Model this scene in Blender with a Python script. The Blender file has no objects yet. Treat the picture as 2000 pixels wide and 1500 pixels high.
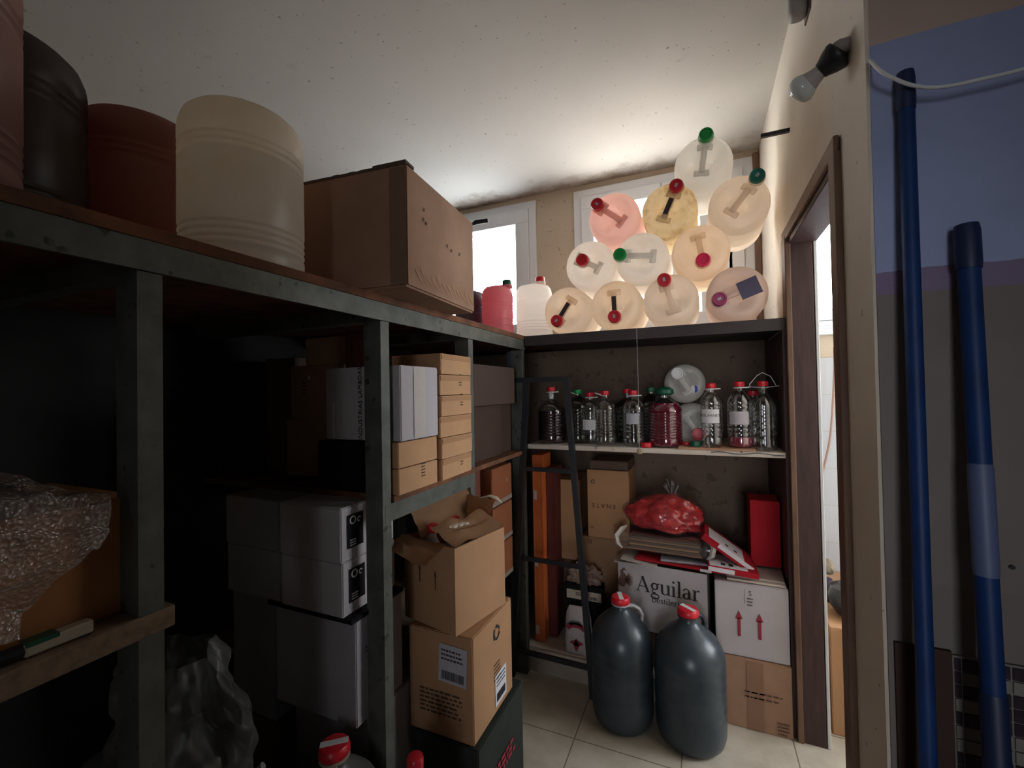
import bpy, bmesh, math, random
from mathutils import Vector, Matrix, noise
R = math.radians
random.seed(7)
C = bpy.context.scene.collection
SC = bpy.context.scene

# ------------------------------------------------------------ camera, world, exposure
H = 1.40
yaw, pitch, roll = R(23.4), R(0.9), R(1.05)
F0 = Vector((-math.sin(yaw)*math.cos(pitch), math.cos(yaw)*math.cos(pitch), math.sin(pitch)))
R0 = Vector((math.cos(yaw), math.sin(yaw), 0))
U0 = R0.cross(F0)
RV = R0*math.cos(roll) - U0*math.sin(roll)
UV = R0*math.sin(roll) + U0*math.cos(roll)
cd = bpy.data.cameras.new('camera'); cam = bpy.data.objects.new('camera', cd); C.objects.link(cam)
cd.sensor_width = 36; cd.lens = 854/2000*36; cd.clip_start = .02
M = Matrix((RV, UV, -F0)).transposed().to_4x4(); M.translation = Vector((0, 0, H))
cam.matrix_world = M
SC.camera = cam
w = bpy.data.worlds.new('world'); SC.world = w; w.use_nodes = True
w.node_tree.nodes['Background'].inputs[0].default_value = (.86, .91, 1.0, 1)
w.node_tree.nodes['Background'].inputs[1].default_value = .14
SC.view_settings.view_transform = 'Standard'; SC.view_settings.look = 'None'
SC.view_settings.exposure = 0.0; SC.view_settings.gamma = 1
SC.view_settings.use_curve_mapping = False
PANE = 17.0     # brightness of the frosted, sunlit window panes
# added narrow-beam fill light from behind the camera, on the right
ld_ = bpy.data.lights.new('added_fill_light', 'AREA'); ld_.shape = 'RECTANGLE'; ld_.size = .7; ld_.size_y = 1.9; ld_.spread = R(38)
ld_.energy = 2.0; ld_.color = (.93, .95, 1.0)
lo_ = bpy.data.objects.new('added_fill_light', ld_); C.objects.link(lo_); lo_.location = (.40, -2.25, 1.1)
lo_.rotation_euler = (R(90), 0, R(6))

# ------------------------------------------------------------ materials
MATS = {}
def mk(name):
    m = bpy.data.materials.new(name); m.use_nodes = True
    nt = m.node_tree; b = nt.nodes['Principled BSDF']
    return m, nt, b
def lk(nt, a, b): nt.links.new(a, b)
def nz(nt, scale, detail=4, rough=.6, vec=None, dist=0):
    n = nt.nodes.new('ShaderNodeTexNoise'); n.inputs['Scale'].default_value = scale
    n.inputs['Detail'].default_value = detail; n.inputs['Roughness'].default_value = rough
    n.inputs['Distortion'].default_value = dist
    if vec is None:
        t = nt.nodes.new('ShaderNodeTexCoord'); vec = t.outputs['Object']
    lk(nt, vec, n.inputs['Vector']); return n
def ramp(nt, src, stops):
    r = nt.nodes.new('ShaderNodeValToRGB'); e = r.color_ramp.elements
    e.remove(e[1]); e[0].position = stops[0][0]; e[0].color = (*stops[0][1], 1)
    for p, c in stops[1:]:
        q = e.new(p); q.color = (*c, 1)
    lk(nt, src, r.inputs[0]); return r
def mixc(nt, fac, a, b, mode='MIX'):
    m = nt.nodes.new('ShaderNodeMix'); m.data_type = 'RGBA'; m.blend_type = mode
    for s, v in ((0, fac), (6, a), (7, b)):
        if hasattr(v, 'is_output'): lk(nt, v, m.inputs[s])
        elif s == 0: m.inputs[0].default_value = v
        else: m.inputs[s].default_value = (*v, 1)
    return m.outputs[2]
def bump(nt, b, src, strength, dist=.002):
    n = nt.nodes.new('ShaderNodeBump'); n.inputs['Strength'].default_value = strength
    n.inputs['Distance'].default_value = dist
    lk(nt, src, n.inputs['Height']); lk(nt, n.outputs[0], b.inputs['Normal'])
def mat(name, c, rough=.6, c2=None, scale=8, metal=0, bmp=0, bscale=60, lo=.35, hi=.65, spots=None, vs=None, spec=.5):
    if name in MATS: return MATS[name]
    m, nt, b = mk(name)
    b.inputs['Roughness'].default_value = rough; b.inputs['Metallic'].default_value = metal
    b.inputs['Specular IOR Level'].default_value = spec
    b.inputs['Base Color'].default_value = (*c, 1)
    vec = None
    if vs:
        t = nt.nodes.new('ShaderNodeTexCoord'); mp = nt.nodes.new('ShaderNodeMapping')
        mp.inputs['Scale'].default_value = vs; lk(nt, t.outputs['Object'], mp.inputs[0]); vec = mp.outputs[0]
    if c2:
        n = nz(nt, scale, vec=vec); rp = ramp(nt, n.outputs[0], [(lo, c), (hi, c2)]); col = rp.outputs[0]
        if spots:
            n2 = nz(nt, spots[0], 2, .5); r2 = ramp(nt, n2.outputs[0], [(spots[1], (0, 0, 0)), (spots[1]+.04, (1, 1, 1))])
            col = mixc(nt, r2.outputs[0], col, spots[2])
        lk(nt, col, b.inputs['Base Color'])
    if bmp:
        n3 = nz(nt, bscale, 3); bump(nt, b, n3.outputs[0], bmp)
    MATS[name] = m; return m
def card(name, c, c2=None):
    c2 = c2 or tuple(x*.82 for x in c)
    return mat(name, c, .85, c2, 5, bmp=.25, bscale=90, lo=.3, hi=.75, spec=.2)
def plastic_translucent(name, c, tr=.55, c2=None, scale=4, lo=.45, hi=.6):
    if name in MATS: return MATS[name]
    m = bpy.data.materials.new(name); m.use_nodes = True; nt = m.node_tree; nt.nodes.clear()
    o = nt.nodes.new('ShaderNodeOutputMaterial')
    d = nt.nodes.new('ShaderNodeBsdfDiffuse'); t = nt.nodes.new('ShaderNodeBsdfTranslucent')
    g = nt.nodes.new('ShaderNodeBsdfGlossy'); g.inputs['Roughness'].default_value = .35
    x = nt.nodes.new('ShaderNodeMixShader'); x.inputs[0].default_value = tr
    y = nt.nodes.new('ShaderNodeMixShader'); y.inputs[0].default_value = .04
    for n in (d, t): n.inputs[0].default_value = (*c, 1)
    if c2:
        n = nz(nt, scale, 5, .65); rp = ramp(nt, n.outputs[0], [(lo, c), (hi, c2)])
        lk(nt, rp.outputs[0], d.inputs[0]); lk(nt, rp.outputs[0], t.inputs[0])
    lk(nt, d.outputs[0], x.inputs[1]); lk(nt, t.outputs[0], x.inputs[2])
    lk(nt, x.outputs[0], y.inputs[1]); lk(nt, g.outputs[0], y.inputs[2]); lk(nt, y.outputs[0], o.inputs[0])
    MATS[name] = m; return m
def clear_plastic(name, tint=(.93, .95, .95), refl=.12, rough=.08, milky=0, bub=0):
    if name in MATS: return MATS[name]
    m = bpy.data.materials.new(name); m.use_nodes = True; nt = m.node_tree; nt.nodes.clear()
    o = nt.nodes.new('ShaderNodeOutputMaterial')
    t = nt.nodes.new('ShaderNodeBsdfTransparent'); t.inputs[0].default_value = (*tint, 1)
    g = nt.nodes.new('ShaderNodeBsdfGlossy'); g.inputs['Roughness'].default_value = rough
    lw = nt.nodes.new('ShaderNodeLayerWeight'); lw.inputs[0].default_value = .35
    mm = nt.nodes.new('ShaderNodeMath'); mm.operation = 'MULTIPLY_ADD'
    lk(nt, lw.outputs['Facing'], mm.inputs[0]); mm.inputs[1].default_value = refl*2.2; mm.inputs[2].default_value = refl*.5
    x = nt.nodes.new('ShaderNodeMixShader'); lk(nt, mm.outputs[0], x.inputs[0])
    lk(nt, t.outputs[0], x.inputs[1]); lk(nt, g.outputs[0], x.inputs[2]); last = x
    if milky:
        d = nt.nodes.new('ShaderNodeBsdfDiffuse'); d.inputs[0].default_value = (.8, .78, .76, 1)
        y = nt.nodes.new('ShaderNodeMixShader'); y.inputs[0].default_value = milky
        lk(nt, x.outputs[0], y.inputs[1]); lk(nt, d.outputs[0], y.inputs[2]); last = y
    if bub:
        v = nt.nodes.new('ShaderNodeTexVoronoi'); v.inputs['Scale'].default_value = bub
        tc = nt.nodes.new('ShaderNodeTexCoord'); lk(nt, tc.outputs['Object'], v.inputs['Vector'])
        bp = nt.nodes.new('ShaderNodeBump'); bp.inputs['Strength'].default_value = 1; bp.inputs['Distance'].default_value = .004
        lk(nt, v.outputs['Distance'], bp.inputs['Height']); lk(nt, bp.outputs[0], g.inputs['Normal'])
        if milky: lk(nt, bp.outputs[0], d.inputs['Normal'])
    lk(nt, last.outputs[0], o.inputs[0]); MATS[name] = m; return m

galv = mat('galvanised_steel', (.15, .155, .135), .5, (.09, .10, .085), 14, metal=.35, bmp=.15, spots=(30, .66, (.05, .055, .045)))
rustwood = mat('rust_stained_board', (.22, .09, .045), .8, (.09, .045, .03), 9, bmp=.4, bscale=50, spec=.2)
wood = mat('raw_plank', (.26, .18, .12), .75, (.17, .11, .07), 6, bmp=.3, vs=(1, 8, 8))
palewood = mat('pale_shelf_board', (.70, .61, .52), .7, (.55, .47, .40), 6, bmp=.2, vs=(1, 6, 6), spots=(25, .68, (.2, .16, .13)))
darkwood = mat('dark_wood', (.075, .036, .036), .6, (.045, .022, .022), 5, bmp=.2, vs=(8, 8, 1))
trimwood = mat('brown_trim', (.20, .11, .07), .6, (.13, .07, .045), 5, vs=(6, 6, 1))
fascia = mat('dark_fascia', (.05, .036, .036), .7, (.032, .024, .026), 5)
blacksteel = mat('black_painted_steel', (.012, .014, .02), .4, (.02, .022, .028), 20)
K1 = card('kraft_cardboard', (.46, .255, .135)); K2 = card('light_cardboard', (.58, .335, .18)); K3 = card('brown_cardboard', (.33, .19, .11))
K4 = card('dark_cardboard', (.13, .085, .065)); K5 = card('old_cardboard', (.40, .24, .16), (.30, .17, .11))
WB = card('white_cardboard', (.52, .48, .50), (.45, .41, .42)); GB = card('grey_cardboard', (.36, .34, .35)); BK = card('black_cardboard', (.012, .012, .014), (.008, .008, .01))
OR = card('orange_cardboard', (.62, .15, .04), (.45, .10, .03)); MR = card('maroon_cardboard', (.12, .03, .025)); RD = card('red_cardboard', (.42, .015, .025), (.34, .01, .02))
OB = card('orange_brown_cardboard', (.30, .10, .045))
DG = card('dark_green_cardboard', (.035, .04, .035), (.02, .026, .022))
paper = mat('white_paper', (.70, .68, .70), .7); ink = mat('dark_print', (.02, .02, .025), .7); brownink = mat('brown_print', (.10, .055, .035), .7)
redink = mat('red_print', (.30, .02, .04), .7); redplastic = mat('red_plastic', (.62, .015, .03), .35)
greenplastic = mat('green_plastic', (.005, .30, .06), .35); tealplastic = mat('teal_plastic', (.01, .20, .17), .35); dgreen = mat('dark_green_plastic', (.005, .09, .05), .4)
pinkred = mat('pink_red_plastic', (.8, .02, .09), .35); purplered = mat('wine_red_plastic', (.32, .02, .11), .35)
whiteplastic = mat('white_plastic', (.72, .72, .72), .35); pvc = mat('white_window_frame', (.70, .72, .75), .35)
tape = mat('clear_tape', (.55, .40, .28), .3)
blackplastic = mat('black_plastic', (.012, .013, .017), .45)

# walls
def plaster(name, c, c2, specks=.62, mildew=False):
    m, nt, b = mk(name); b.inputs['Roughness'].default_value = .9; b.inputs['Specular IOR Level'].default_value = .15
    n = nz(nt, 1.6, 5); r = ramp(nt, n.outputs[0], [(.3, c), (.75, c2)])
    n2 = nz(nt, 17, 3, .5); r2 = ramp(nt, n2.outputs[0], [(specks+.075, (0, 0, 0)), (specks+.11, (.75, .75, .75))])
    col = mixc(nt, r2.outputs[0], r.outputs[0], tuple(x*.5 for x in c))
    n4 = nz(nt, 60, 2, .5); r4 = ramp(nt, n4.outputs[0], [(specks+.07, (0, 0, 0)), (specks+.1, (.8, .8, .8))])
    col = mixc(nt, r4.outputs[0], col, (.18, .14, .11))
    if mildew:   # band of mildew growing along the joint of ceiling and back wall
        tc = nt.nodes.new('ShaderNodeTexCoord'); sp = nt.nodes.new('ShaderNodeSeparateXYZ'); lk(nt, tc.outputs['Object'], sp.inputs[0])
        mr = nt.nodes.new('ShaderNodeMapRange'); mr.inputs[1].default_value = 2.55; mr.inputs[2].default_value = 2.90
        lk(nt, sp.outputs[1], mr.inputs[0])
        n3 = nz(nt, 6, 6, .7); mm = nt.nodes.new('ShaderNodeMath'); mm.operation = 'MULTIPLY_ADD'
        lk(nt, mr.outputs[0], mm.inputs[0]); mm.inputs[1].default_value = .42; lk(nt, n3.outputs[0], mm.inputs[2])
        r3 = ramp(nt, mm.outputs[0], [(.66, (0, 0, 0)), (.95, (.85, .85, .85))])
        col = mixc(nt, r3.outputs[0], col, (.22, .16, .11))
    lk(nt, col, b.inputs['Base Color']); bump(nt, b, n.outputs[0], .3, .01); return m
ceilmat = plaster('ceiling_plaster', (.46, .445, .41), (.50, .485, .45), .645, True)
wallmat = plaster('beige_plaster', (.55, .47, .37), (.46, .37, .28), .62)
rwallmat = plaster('grey_beige_plaster', (.76, .70, .61), (.64, .58, .50), .66)
backmat = plaster('stained_shelf_backing', (.20, .145, .11), (.13, .09, .07), .54)

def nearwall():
    m, nt, b = mk('flare_tinted_wall_paint'); b.inputs['Roughness'].default_value = .85
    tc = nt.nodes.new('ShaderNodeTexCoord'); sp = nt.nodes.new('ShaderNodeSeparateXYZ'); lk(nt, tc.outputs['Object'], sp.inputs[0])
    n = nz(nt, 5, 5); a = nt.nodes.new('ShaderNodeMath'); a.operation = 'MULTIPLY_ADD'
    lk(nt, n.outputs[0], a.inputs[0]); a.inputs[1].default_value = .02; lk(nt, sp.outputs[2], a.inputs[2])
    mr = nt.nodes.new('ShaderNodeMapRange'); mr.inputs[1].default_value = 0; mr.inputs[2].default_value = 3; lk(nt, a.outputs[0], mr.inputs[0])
    r = ramp(nt, mr.outputs[0], [(0, (.215, .185, .175)), (1.585/3, (.25, .19, .31)), (1.63/3, (.37, .43, .68)), (2.115/3, (.62, .47, .40))])  # blue upper zone puts a lens-flare glow into the wall colour
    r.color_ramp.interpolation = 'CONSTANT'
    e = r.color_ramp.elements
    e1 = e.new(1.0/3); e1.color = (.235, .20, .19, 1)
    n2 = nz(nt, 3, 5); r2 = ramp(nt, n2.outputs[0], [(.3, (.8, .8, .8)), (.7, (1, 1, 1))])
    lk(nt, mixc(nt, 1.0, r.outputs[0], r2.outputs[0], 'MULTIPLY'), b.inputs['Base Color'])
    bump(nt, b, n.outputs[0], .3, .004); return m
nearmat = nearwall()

def floormat():
    m, nt, b = mk('worn_floor_tiles'); b.inputs['Roughness'].default_value = .55
    tc = nt.nodes.new('ShaderNodeTexCoord'); mp = nt.nodes.new('ShaderNodeMapping'); mp.inputs['Location'].default_value = (.1, .28, 0)
    lk(nt, tc.outputs['Object'], mp.inputs[0])
    br = nt.nodes.new('ShaderNodeTexBrick'); br.offset = 0; br.inputs['Scale'].default_value = 1
    br.inputs['Brick Width'].default_value = .4; br.inputs['Row Height'].default_value = .4
    br.inputs['Mortar Size'].default_value = .0025; br.inputs['Color1'].default_value = (.60, .54, .44, 1)
    br.inputs['Color2'].default_value = (.56, .50, .41, 1); br.inputs['Mortar'].default_value = (.22, .17, .12, 1)
    lk(nt, mp.outputs[0], br.inputs['Vector'])
    n = nz(nt, 7, 6); r = ramp(nt, n.outputs[0], [(.3, (.75, .72, .68)), (.6, (1, 1, 1))])
    lk(nt, mixc(nt, 1.0, br.outputs[0], r.outputs[0], 'MULTIPLY'), b.inputs['Base Color']); bump(nt, b, n.outputs[0], .1); return m
def tilemat():
    m, nt, b = mk('white_wall_tiles'); b.inputs['Roughness'].default_value = .2
    tc = nt.nodes.new('ShaderNodeTexCoord'); mp = nt.nodes.new('ShaderNodeMapping')
    mp.inputs['Rotation'].default_value = (R(90), 0, 0); mp.inputs['Location'].default_value = (.026, -.05, 0)
    lk(nt, tc.outputs['Object'], mp.inputs[0])
    br = nt.nodes.new('ShaderNodeTexBrick'); br.offset = 0; br.inputs['Scale'].default_value = 1
    br.inputs['Brick Width'].default_value = .2; br.inputs['Row Height'].default_value = .2; br.inputs['Mortar Size'].default_value = .002
    br.inputs['Color1'].default_value = (.46, .47, .50, 1); br.inputs['Color2'].default_value = (.45, .46, .49, 1); br.inputs['Mortar'].default_value = (.40, .38, .36, 1)
    lk(nt, mp.outputs[0], br.inputs['Vector']); lk(nt, br.outputs[0], b.inputs['Base Color']); return m
def panemat(name, s, tint=(.86, .92, 1.0)):
    m = bpy.data.materials.new(name); m.use_nodes = True; nt = m.node_tree; nt.nodes.clear()
    o = nt.nodes.new('ShaderNodeOutputMaterial'); e = nt.nodes.new('ShaderNodeEmission')
    n = nz(nt, 3, 4); r = ramp(nt, n.outputs[0], [(.3, tint), (.75, tuple(min(1, x*1.06) for x in tint))])
    lk(nt, r.outputs[0], e.inputs[0]); e.inputs[1].default_value = s; lk(nt, e.outputs[0], o.inputs[0]); return m

# ------------------------------------------------------------ mesh helpers
def box(bm, x0, x1, y0, y1, z0, z1, T=None, bev=0, seg=2):
    vs = [bm.verts.new(p) for p in ((x0,y0,z0),(x1,y0,z0),(x1,y1,z0),(x0,y1,z0),(x0,y0,z1),(x1,y0,z1),(x1,y1,z1),(x0,y1,z1))]
    fs = [bm.faces.new([vs[i] for i in f]) for f in ((3,2,1,0),(4,5,6,7),(0,1,5,4),(1,2,6,5),(2,3,7,6),(3,0,4,7))]
    if bev:
        es = list({e for f in fs for e in f.edges})
        r = bmesh.ops.bevel(bm, geom=es, offset=bev, segments=seg, affect='EDGES', profile=.5)
        vs = list({v for f in r['faces'] for v in f.verts} | {v for v in vs if v.is_valid})
    if T: bmesh.ops.transform(bm, matrix=T, verts=vs)
    return vs
def lathe(bm, prof, seg=40, T=None, sq=0, sx=1, sy=1, capb=True, capt=True):
    rings = []
    for r, z in prof:
        ring = []
        for k in range(seg):
            a = 2*math.pi*k/seg; c, s = math.cos(a), math.sin(a)
            q = 1
            if sq: q = (abs(c)**(2+sq*6)+abs(s)**(2+sq*6))**(-1/(2+sq*6))
            p = Vector((r*q*c*sx, r*q*s*sy, z))
            ring.append(bm.verts.new(T @ p if T else p))
        rings.append(ring)
    for i in range(len(rings)-1):
        for k in range(seg):
            bm.faces.new((rings[i][k], rings[i][(k+1)%seg], rings[i+1][(k+1)%seg], rings[i+1][k]))
    if capb: bm.faces.new(list(reversed(rings[0])))
    if capt: bm.faces.new(rings[-1])
    return rings
def tube(bm, pts, r, seg=8, flat=1.0, closed=False):
    pts = [Vector(p) for p in pts]; n = len(pts); rings = []; prev = None
    for i, p in enumerate(pts):
        if closed: d = pts[(i+1)%n]-pts[i-1]
        else: d = pts[min(i+1, n-1)]-pts[max(i-1, 0)]
        d.normalize()
        ref = prev if prev is not None else (Vector((0,0,1)) if abs(d.z) < .9 else Vector((1,0,0)))
        s = d.cross(ref); s.normalize(); u = s.cross(d); u.normalize(); prev = u
        rr = r[i] if isinstance(r, (list, tuple)) else r
        rings.append([bm.verts.new(p + s*(rr*math.cos(2*math.pi*k/seg)) + u*(rr*flat*math.sin(2*math.pi*k/seg))) for k in range(seg)])
    m = n if closed else n-1
    for i in range(m):
        A, B = rings[i], rings[(i+1)%n]
        for k in range(seg): bm.faces.new((A[k], A[(k+1)%seg], B[(k+1)%seg], B[k]))
    if not closed:
        bm.faces.new(list(reversed(rings[0]))); bm.faces.new(rings[-1])
def obj(name, bm, m, parent=None, smooth=False, label=None, loc=None):
    bmesh.ops.recalc_face_normals(bm, faces=bm.faces)
    me = bpy.data.meshes.new(name); bm.to_mesh(me); bm.free()
    for x in (m if isinstance(m, (list, tuple)) else [m]): me.materials.append(x)
    if smooth:
        for p in me.polygons: p.use_smooth = True
        try: me.set_sharp_from_angle(angle=R(40))
        except Exception: pass
    o = bpy.data.objects.new(name, me); C.objects.link(o)
    if parent: o.parent = parent
    if label: o['label'] = label
    if loc: o.location = loc
    return o
def thing(name, label, cat, loc=(0,0,0), rz=0, group=None, rot=None):
    o = bpy.data.objects.new(name, None); C.objects.link(o); o.empty_display_size = .05
    o.location = loc; o.rotation_euler = rot or (0, 0, rz); o['label'] = label; o['category'] = cat
    if group: o['group'] = group
    return o
def tag(o, label, cat, group=None, kind=None):
    o['label'] = label; o['category'] = cat
    if group: o['group'] = group
    if kind: o['kind'] = kind
    return o
def bxo(name, m, parent, *a, bev=0, label=None):
    bm = bmesh.new(); box(bm, *a, bev=bev); return obj(name, bm, m, parent, label=label)
def struct(name, bm, m, label, parent=None):
    o = obj(name, bm, m, parent)
    if not parent: o['kind'] = 'structure'; o['label'] = label; o['category'] = name.split('_')[0]
    return o
def dup(root, loc, rot=None, label=None, group=None):
    r = root.copy(); C.objects.link(r); r.location = loc
    if rot is not None: r.rotation_euler = rot
    if label: r['label'] = label
    if group: r['group'] = group
    for ch in list(root.children):
        c = ch.copy(); C.objects.link(c); c.parent = r
        for g in ch.children:
            d = g.copy(); C.objects.link(d); d.parent = c
    return r

# face frames for prints and labels on a box (local origin: centre of its bottom)
def frame(face, sz):
    wx, dy, hz = sz
    if face == '-y': return Matrix(((1,0,0,0),(0,0,-1,-dy/2),(0,1,0,0),(0,0,0,1)))
    if face == '+x': return Matrix(((0,0,1,wx/2),(1,0,0,0),(0,1,0,0),(0,0,0,1)))
    if face == '+z': return Matrix(((1,0,0,0),(0,1,0,0),(0,0,1,hz),(0,0,0,1)))
    if face == '-x': return Matrix(((0,0,-1,-wx/2),(-1,0,0,0),(0,1,0,0),(0,0,0,1)))
def text_bm(bm, txt, size, T, th=.0006, spacing=1.0):
    cu = bpy.data.curves.new('t', 'FONT'); cu.body = txt; cu.size = size; cu.align_x = 'CENTER'; cu.align_y = 'CENTER'
    cu.space_character = spacing; cu.extrude = th/2; cu.resolution_u = 3
    o = bpy.data.objects.new('t', cu); C.objects.link(o)
    dg = bpy.context.evaluated_depsgraph_get(); dg.update()
    me = bpy.data.meshes.new_from_object(o.evaluated_get(dg)); me.transform(T)
    bm.from_mesh(me); bpy.data.objects.remove(o); bpy.data.meshes.remove(me); bpy.data.curves.remove(cu)
def stroke(bm, pts, T, th=.0006):
    # pts (x, y, width): a ribbon of changing width with thickness
    P = [Vector((p[0], p[1])) for p in pts]; L = []; Rr = []
    for i, p in enumerate(P):
        d = P[min(i+1, len(P)-1)]-P[max(i-1, 0)]; d.normalize(); n = Vector((-d.y, d.x))*pts[i][2]/2
        L.append(p+n); Rr.append(p-n)
    for i in range(len(P)-1):
        q = [L[i], L[i+1], Rr[i+1], Rr[i]]
        a = [bm.verts.new(T @ Vector((v.x, v.y, 0))) for v in q]; b = [bm.verts.new(T @ Vector((v.x, v.y, th))) for v in q]
        bm.faces.new(b)
        for k in range(4): bm.faces.new((a[k], a[(k+1)%4], b[(k+1)%4], b[k]))
def arc(cx, cy, rx, ry, a0, a1, w0, w1, n=14, vert=True):
    out = []
    for k in range(n+1):
        a = R(a0+(a1-a0)*k/n); f = abs(math.cos(a)) if vert else abs(math.sin(a))
        out.append((cx+rx*math.cos(a), cy+ry*math.sin(a), w0+(w1-w0)*f))
    return out
def serif_word(bm, word, s, T):
    """Roman letters with thick and thin strokes; s = x-height; returns the width."""
    x = 0; t, k = .075*s, .20*s
    def S(*p): stroke(bm, [(x+a*s, b*s, c) for a, b, c in p], T)
    def A(cx, cy, rx, ry, a0, a1, w0=t, w1=k): stroke(bm, [(x+a*s, b*s, c) for a, b, c in arc(cx, cy, rx, ry, a0, a1, w0, w1)], T)
    for ch in word:
        if ch == 'A':
            S((.12, .03, t), (.62, 1.5, t)); S((.58, 1.5, k*1.1), (1.12, .03, k*1.1)); S((.3, .5, t), (.9, .5, t))
            S((-.02, .03, t), (.3, .03, t)); S((.88, .03, t), (1.32, .03, t)); adv = 1.34
        elif ch == 'g':
            A(.42, .68, .27, .3, 0, 360); A(.44, -.28, .38, .23, 0, 360, k*.7, t*1.3)
            S((.3, .36, t), (.17, .22, k*.6), (.2, .08, k*.7), (.5, .02, k*.8)); S((.6, .86, t), (.78, .98, k*.7), (.86, .92, k*.6)); adv = .92
        elif ch == 'u':
            S((.2, .98, k), (.2, .3, k), (.26, .1, k*.8), (.42, .03, t), (.62, .08, t), (.76, .25, t)); S((.8, .98, k), (.8, .03, k))
            S((.02, .96, t), (.25, .96, t)); S((.62, .96, t), (.85, .96, t)); S((.8, .03, t), (.98, .03, t)); adv = 1.02
        elif ch in 'il':
            top = .98 if ch == 'i' else 1.55
            S((.25, top, k), (.25, .03, k)); S((.03, .03, t), (.47, .03, t)); S((.05, top-.03, t), (.28, top-.03, t))
            if ch == 'i': S((.15, 1.38, k), (.35, 1.38, k))
            adv = .52
        elif ch == 'a':
            A(.36, .68, .26, .29, 160, 0, t, t*1.6); S((.62, .72, k), (.62, .15, k), (.7, .03, t*1.3), (.84, .1, t))
            A(.36, .27, .24, .24, 90, 330); S((.36, .52, t), (.6, .6, t)); adv = .86
        elif ch == 'r':
            S((.25, .98, k), (.25, .03, k)); S((.03, .03, t), (.5, .03, t)); S((.05, .95, t), (.28, .95, t))
            S((.3, .72, t), (.42, .92, t), (.56, .98, k*.7), (.66, .88, k*.9)); adv = .7
        elif ch == 'n':
            S((.22, .98, k), (.22, .03, k)); S((.04, .03, t), (.42, .03, t)); S((.28, .75, t), (.45, .96, k*.7), (.66, .85, k), (.7, .6, k), (.7, .03, k)); S((.55, .03, t), (.9, .03, t)); adv = .95
        elif ch == 'D':
            S((.25, 1.45, k), (.25, .03, k)); S((.03, .03, t), (.5, .03, t)); S((.03, 1.43, t), (.5, 1.43, t)); A(.5, .73, .55, .7, 90, -90); adv = 1.22
        elif ch == 'e':
            A(.42, .5, .33, .46, 5, 320); S((.12, .54, t), (.74, .54, t)); adv = .86
        elif ch == 's':
            S((.58, .74, t*1.5), (.5, .93, t), (.3, .95, t*1.3), (.16, .78, k*.8), (.3, .58, k), (.52, .42, k), (.6, .22, k*.8), (.45, .05, t*1.3), (.22, .05, t), (.1, .26, t*1.5)); adv = .72
        elif ch == 't':
            S((.25, 1.25, t*1.5), (.25, .25, k), (.35, .06, t*1.5), (.52, .1, t)); S((.05, .93, t), (.5, .93, t)); adv = .56
        else: adv = .5
        x += adv*s
    return x
def decal(parent, face, sz, u, v, fn, m, name='print', rot=0, label=None):
    T = frame(face, sz) @ Matrix.Translation((u, v, .0008)) @ Matrix.Rotation(rot, 4, 'Z')
    bm = bmesh.new(); fn(bm, T); return obj(name, bm, m, parent, label=label)
def rect(w_, h_, th=.0006):
    return lambda bm, T: box(bm, -w_/2, w_/2, -h_/2, h_/2, 0, th, T)
def txt(s, size, sp=1.0): return lambda bm, T: text_bm(bm, s, size, T, spacing=sp)
def lines(n, w_, h_, gap, seed=1):
    def f(bm, T):
        rr = random.Random(seed)
        for i in range(n):
            x = -w_/2
            while x < w_/2*rr.uniform(.6, 1):
                l = rr.uniform(.004, .014)*w_/.08
                box(bm, x, min(x+l, w_/2), -i*gap, -i*gap+h_, 0, .0006, T); x += l+.003*w_/.08
    return f
def barcode(w_, h_):
    def f(bm, T):
        rr = random.Random(3); x = -w_/2
        while x < w_/2:
            b = rr.uniform(.0008, .0028); box(bm, x, min(x+b, w_/2), -h_/2, h_/2, 0, .0006, T); x += b+rr.uniform(.0008, .002)
    return f
def recycle(r):
    def f(bm, T):
        for k in range(3):
            stroke(bm, arc(0, 0, r, r, 120*k+8, 120*k+88, r*.34, r*.34, 6), T)
            a = R(120*k+100); t = Matrix.Translation((r*math.cos(a), r*math.sin(a), 0)) @ Matrix.Rotation(a+math.pi/2, 4, 'Z')
            stroke(bm, [(-r*.25, 0, r*.8), (r*.25, 0, r*.03)], T @ t)
    return f
def arrow_up(h_, w_):
    return lambda bm, T: (stroke(bm, [(0, -h_/2, w_*.42), (0, h_*.22, w_*.42)], T), stroke(bm, [(0, h_*.18, w_), (0, h_/2, w_*.03)], T))
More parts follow.
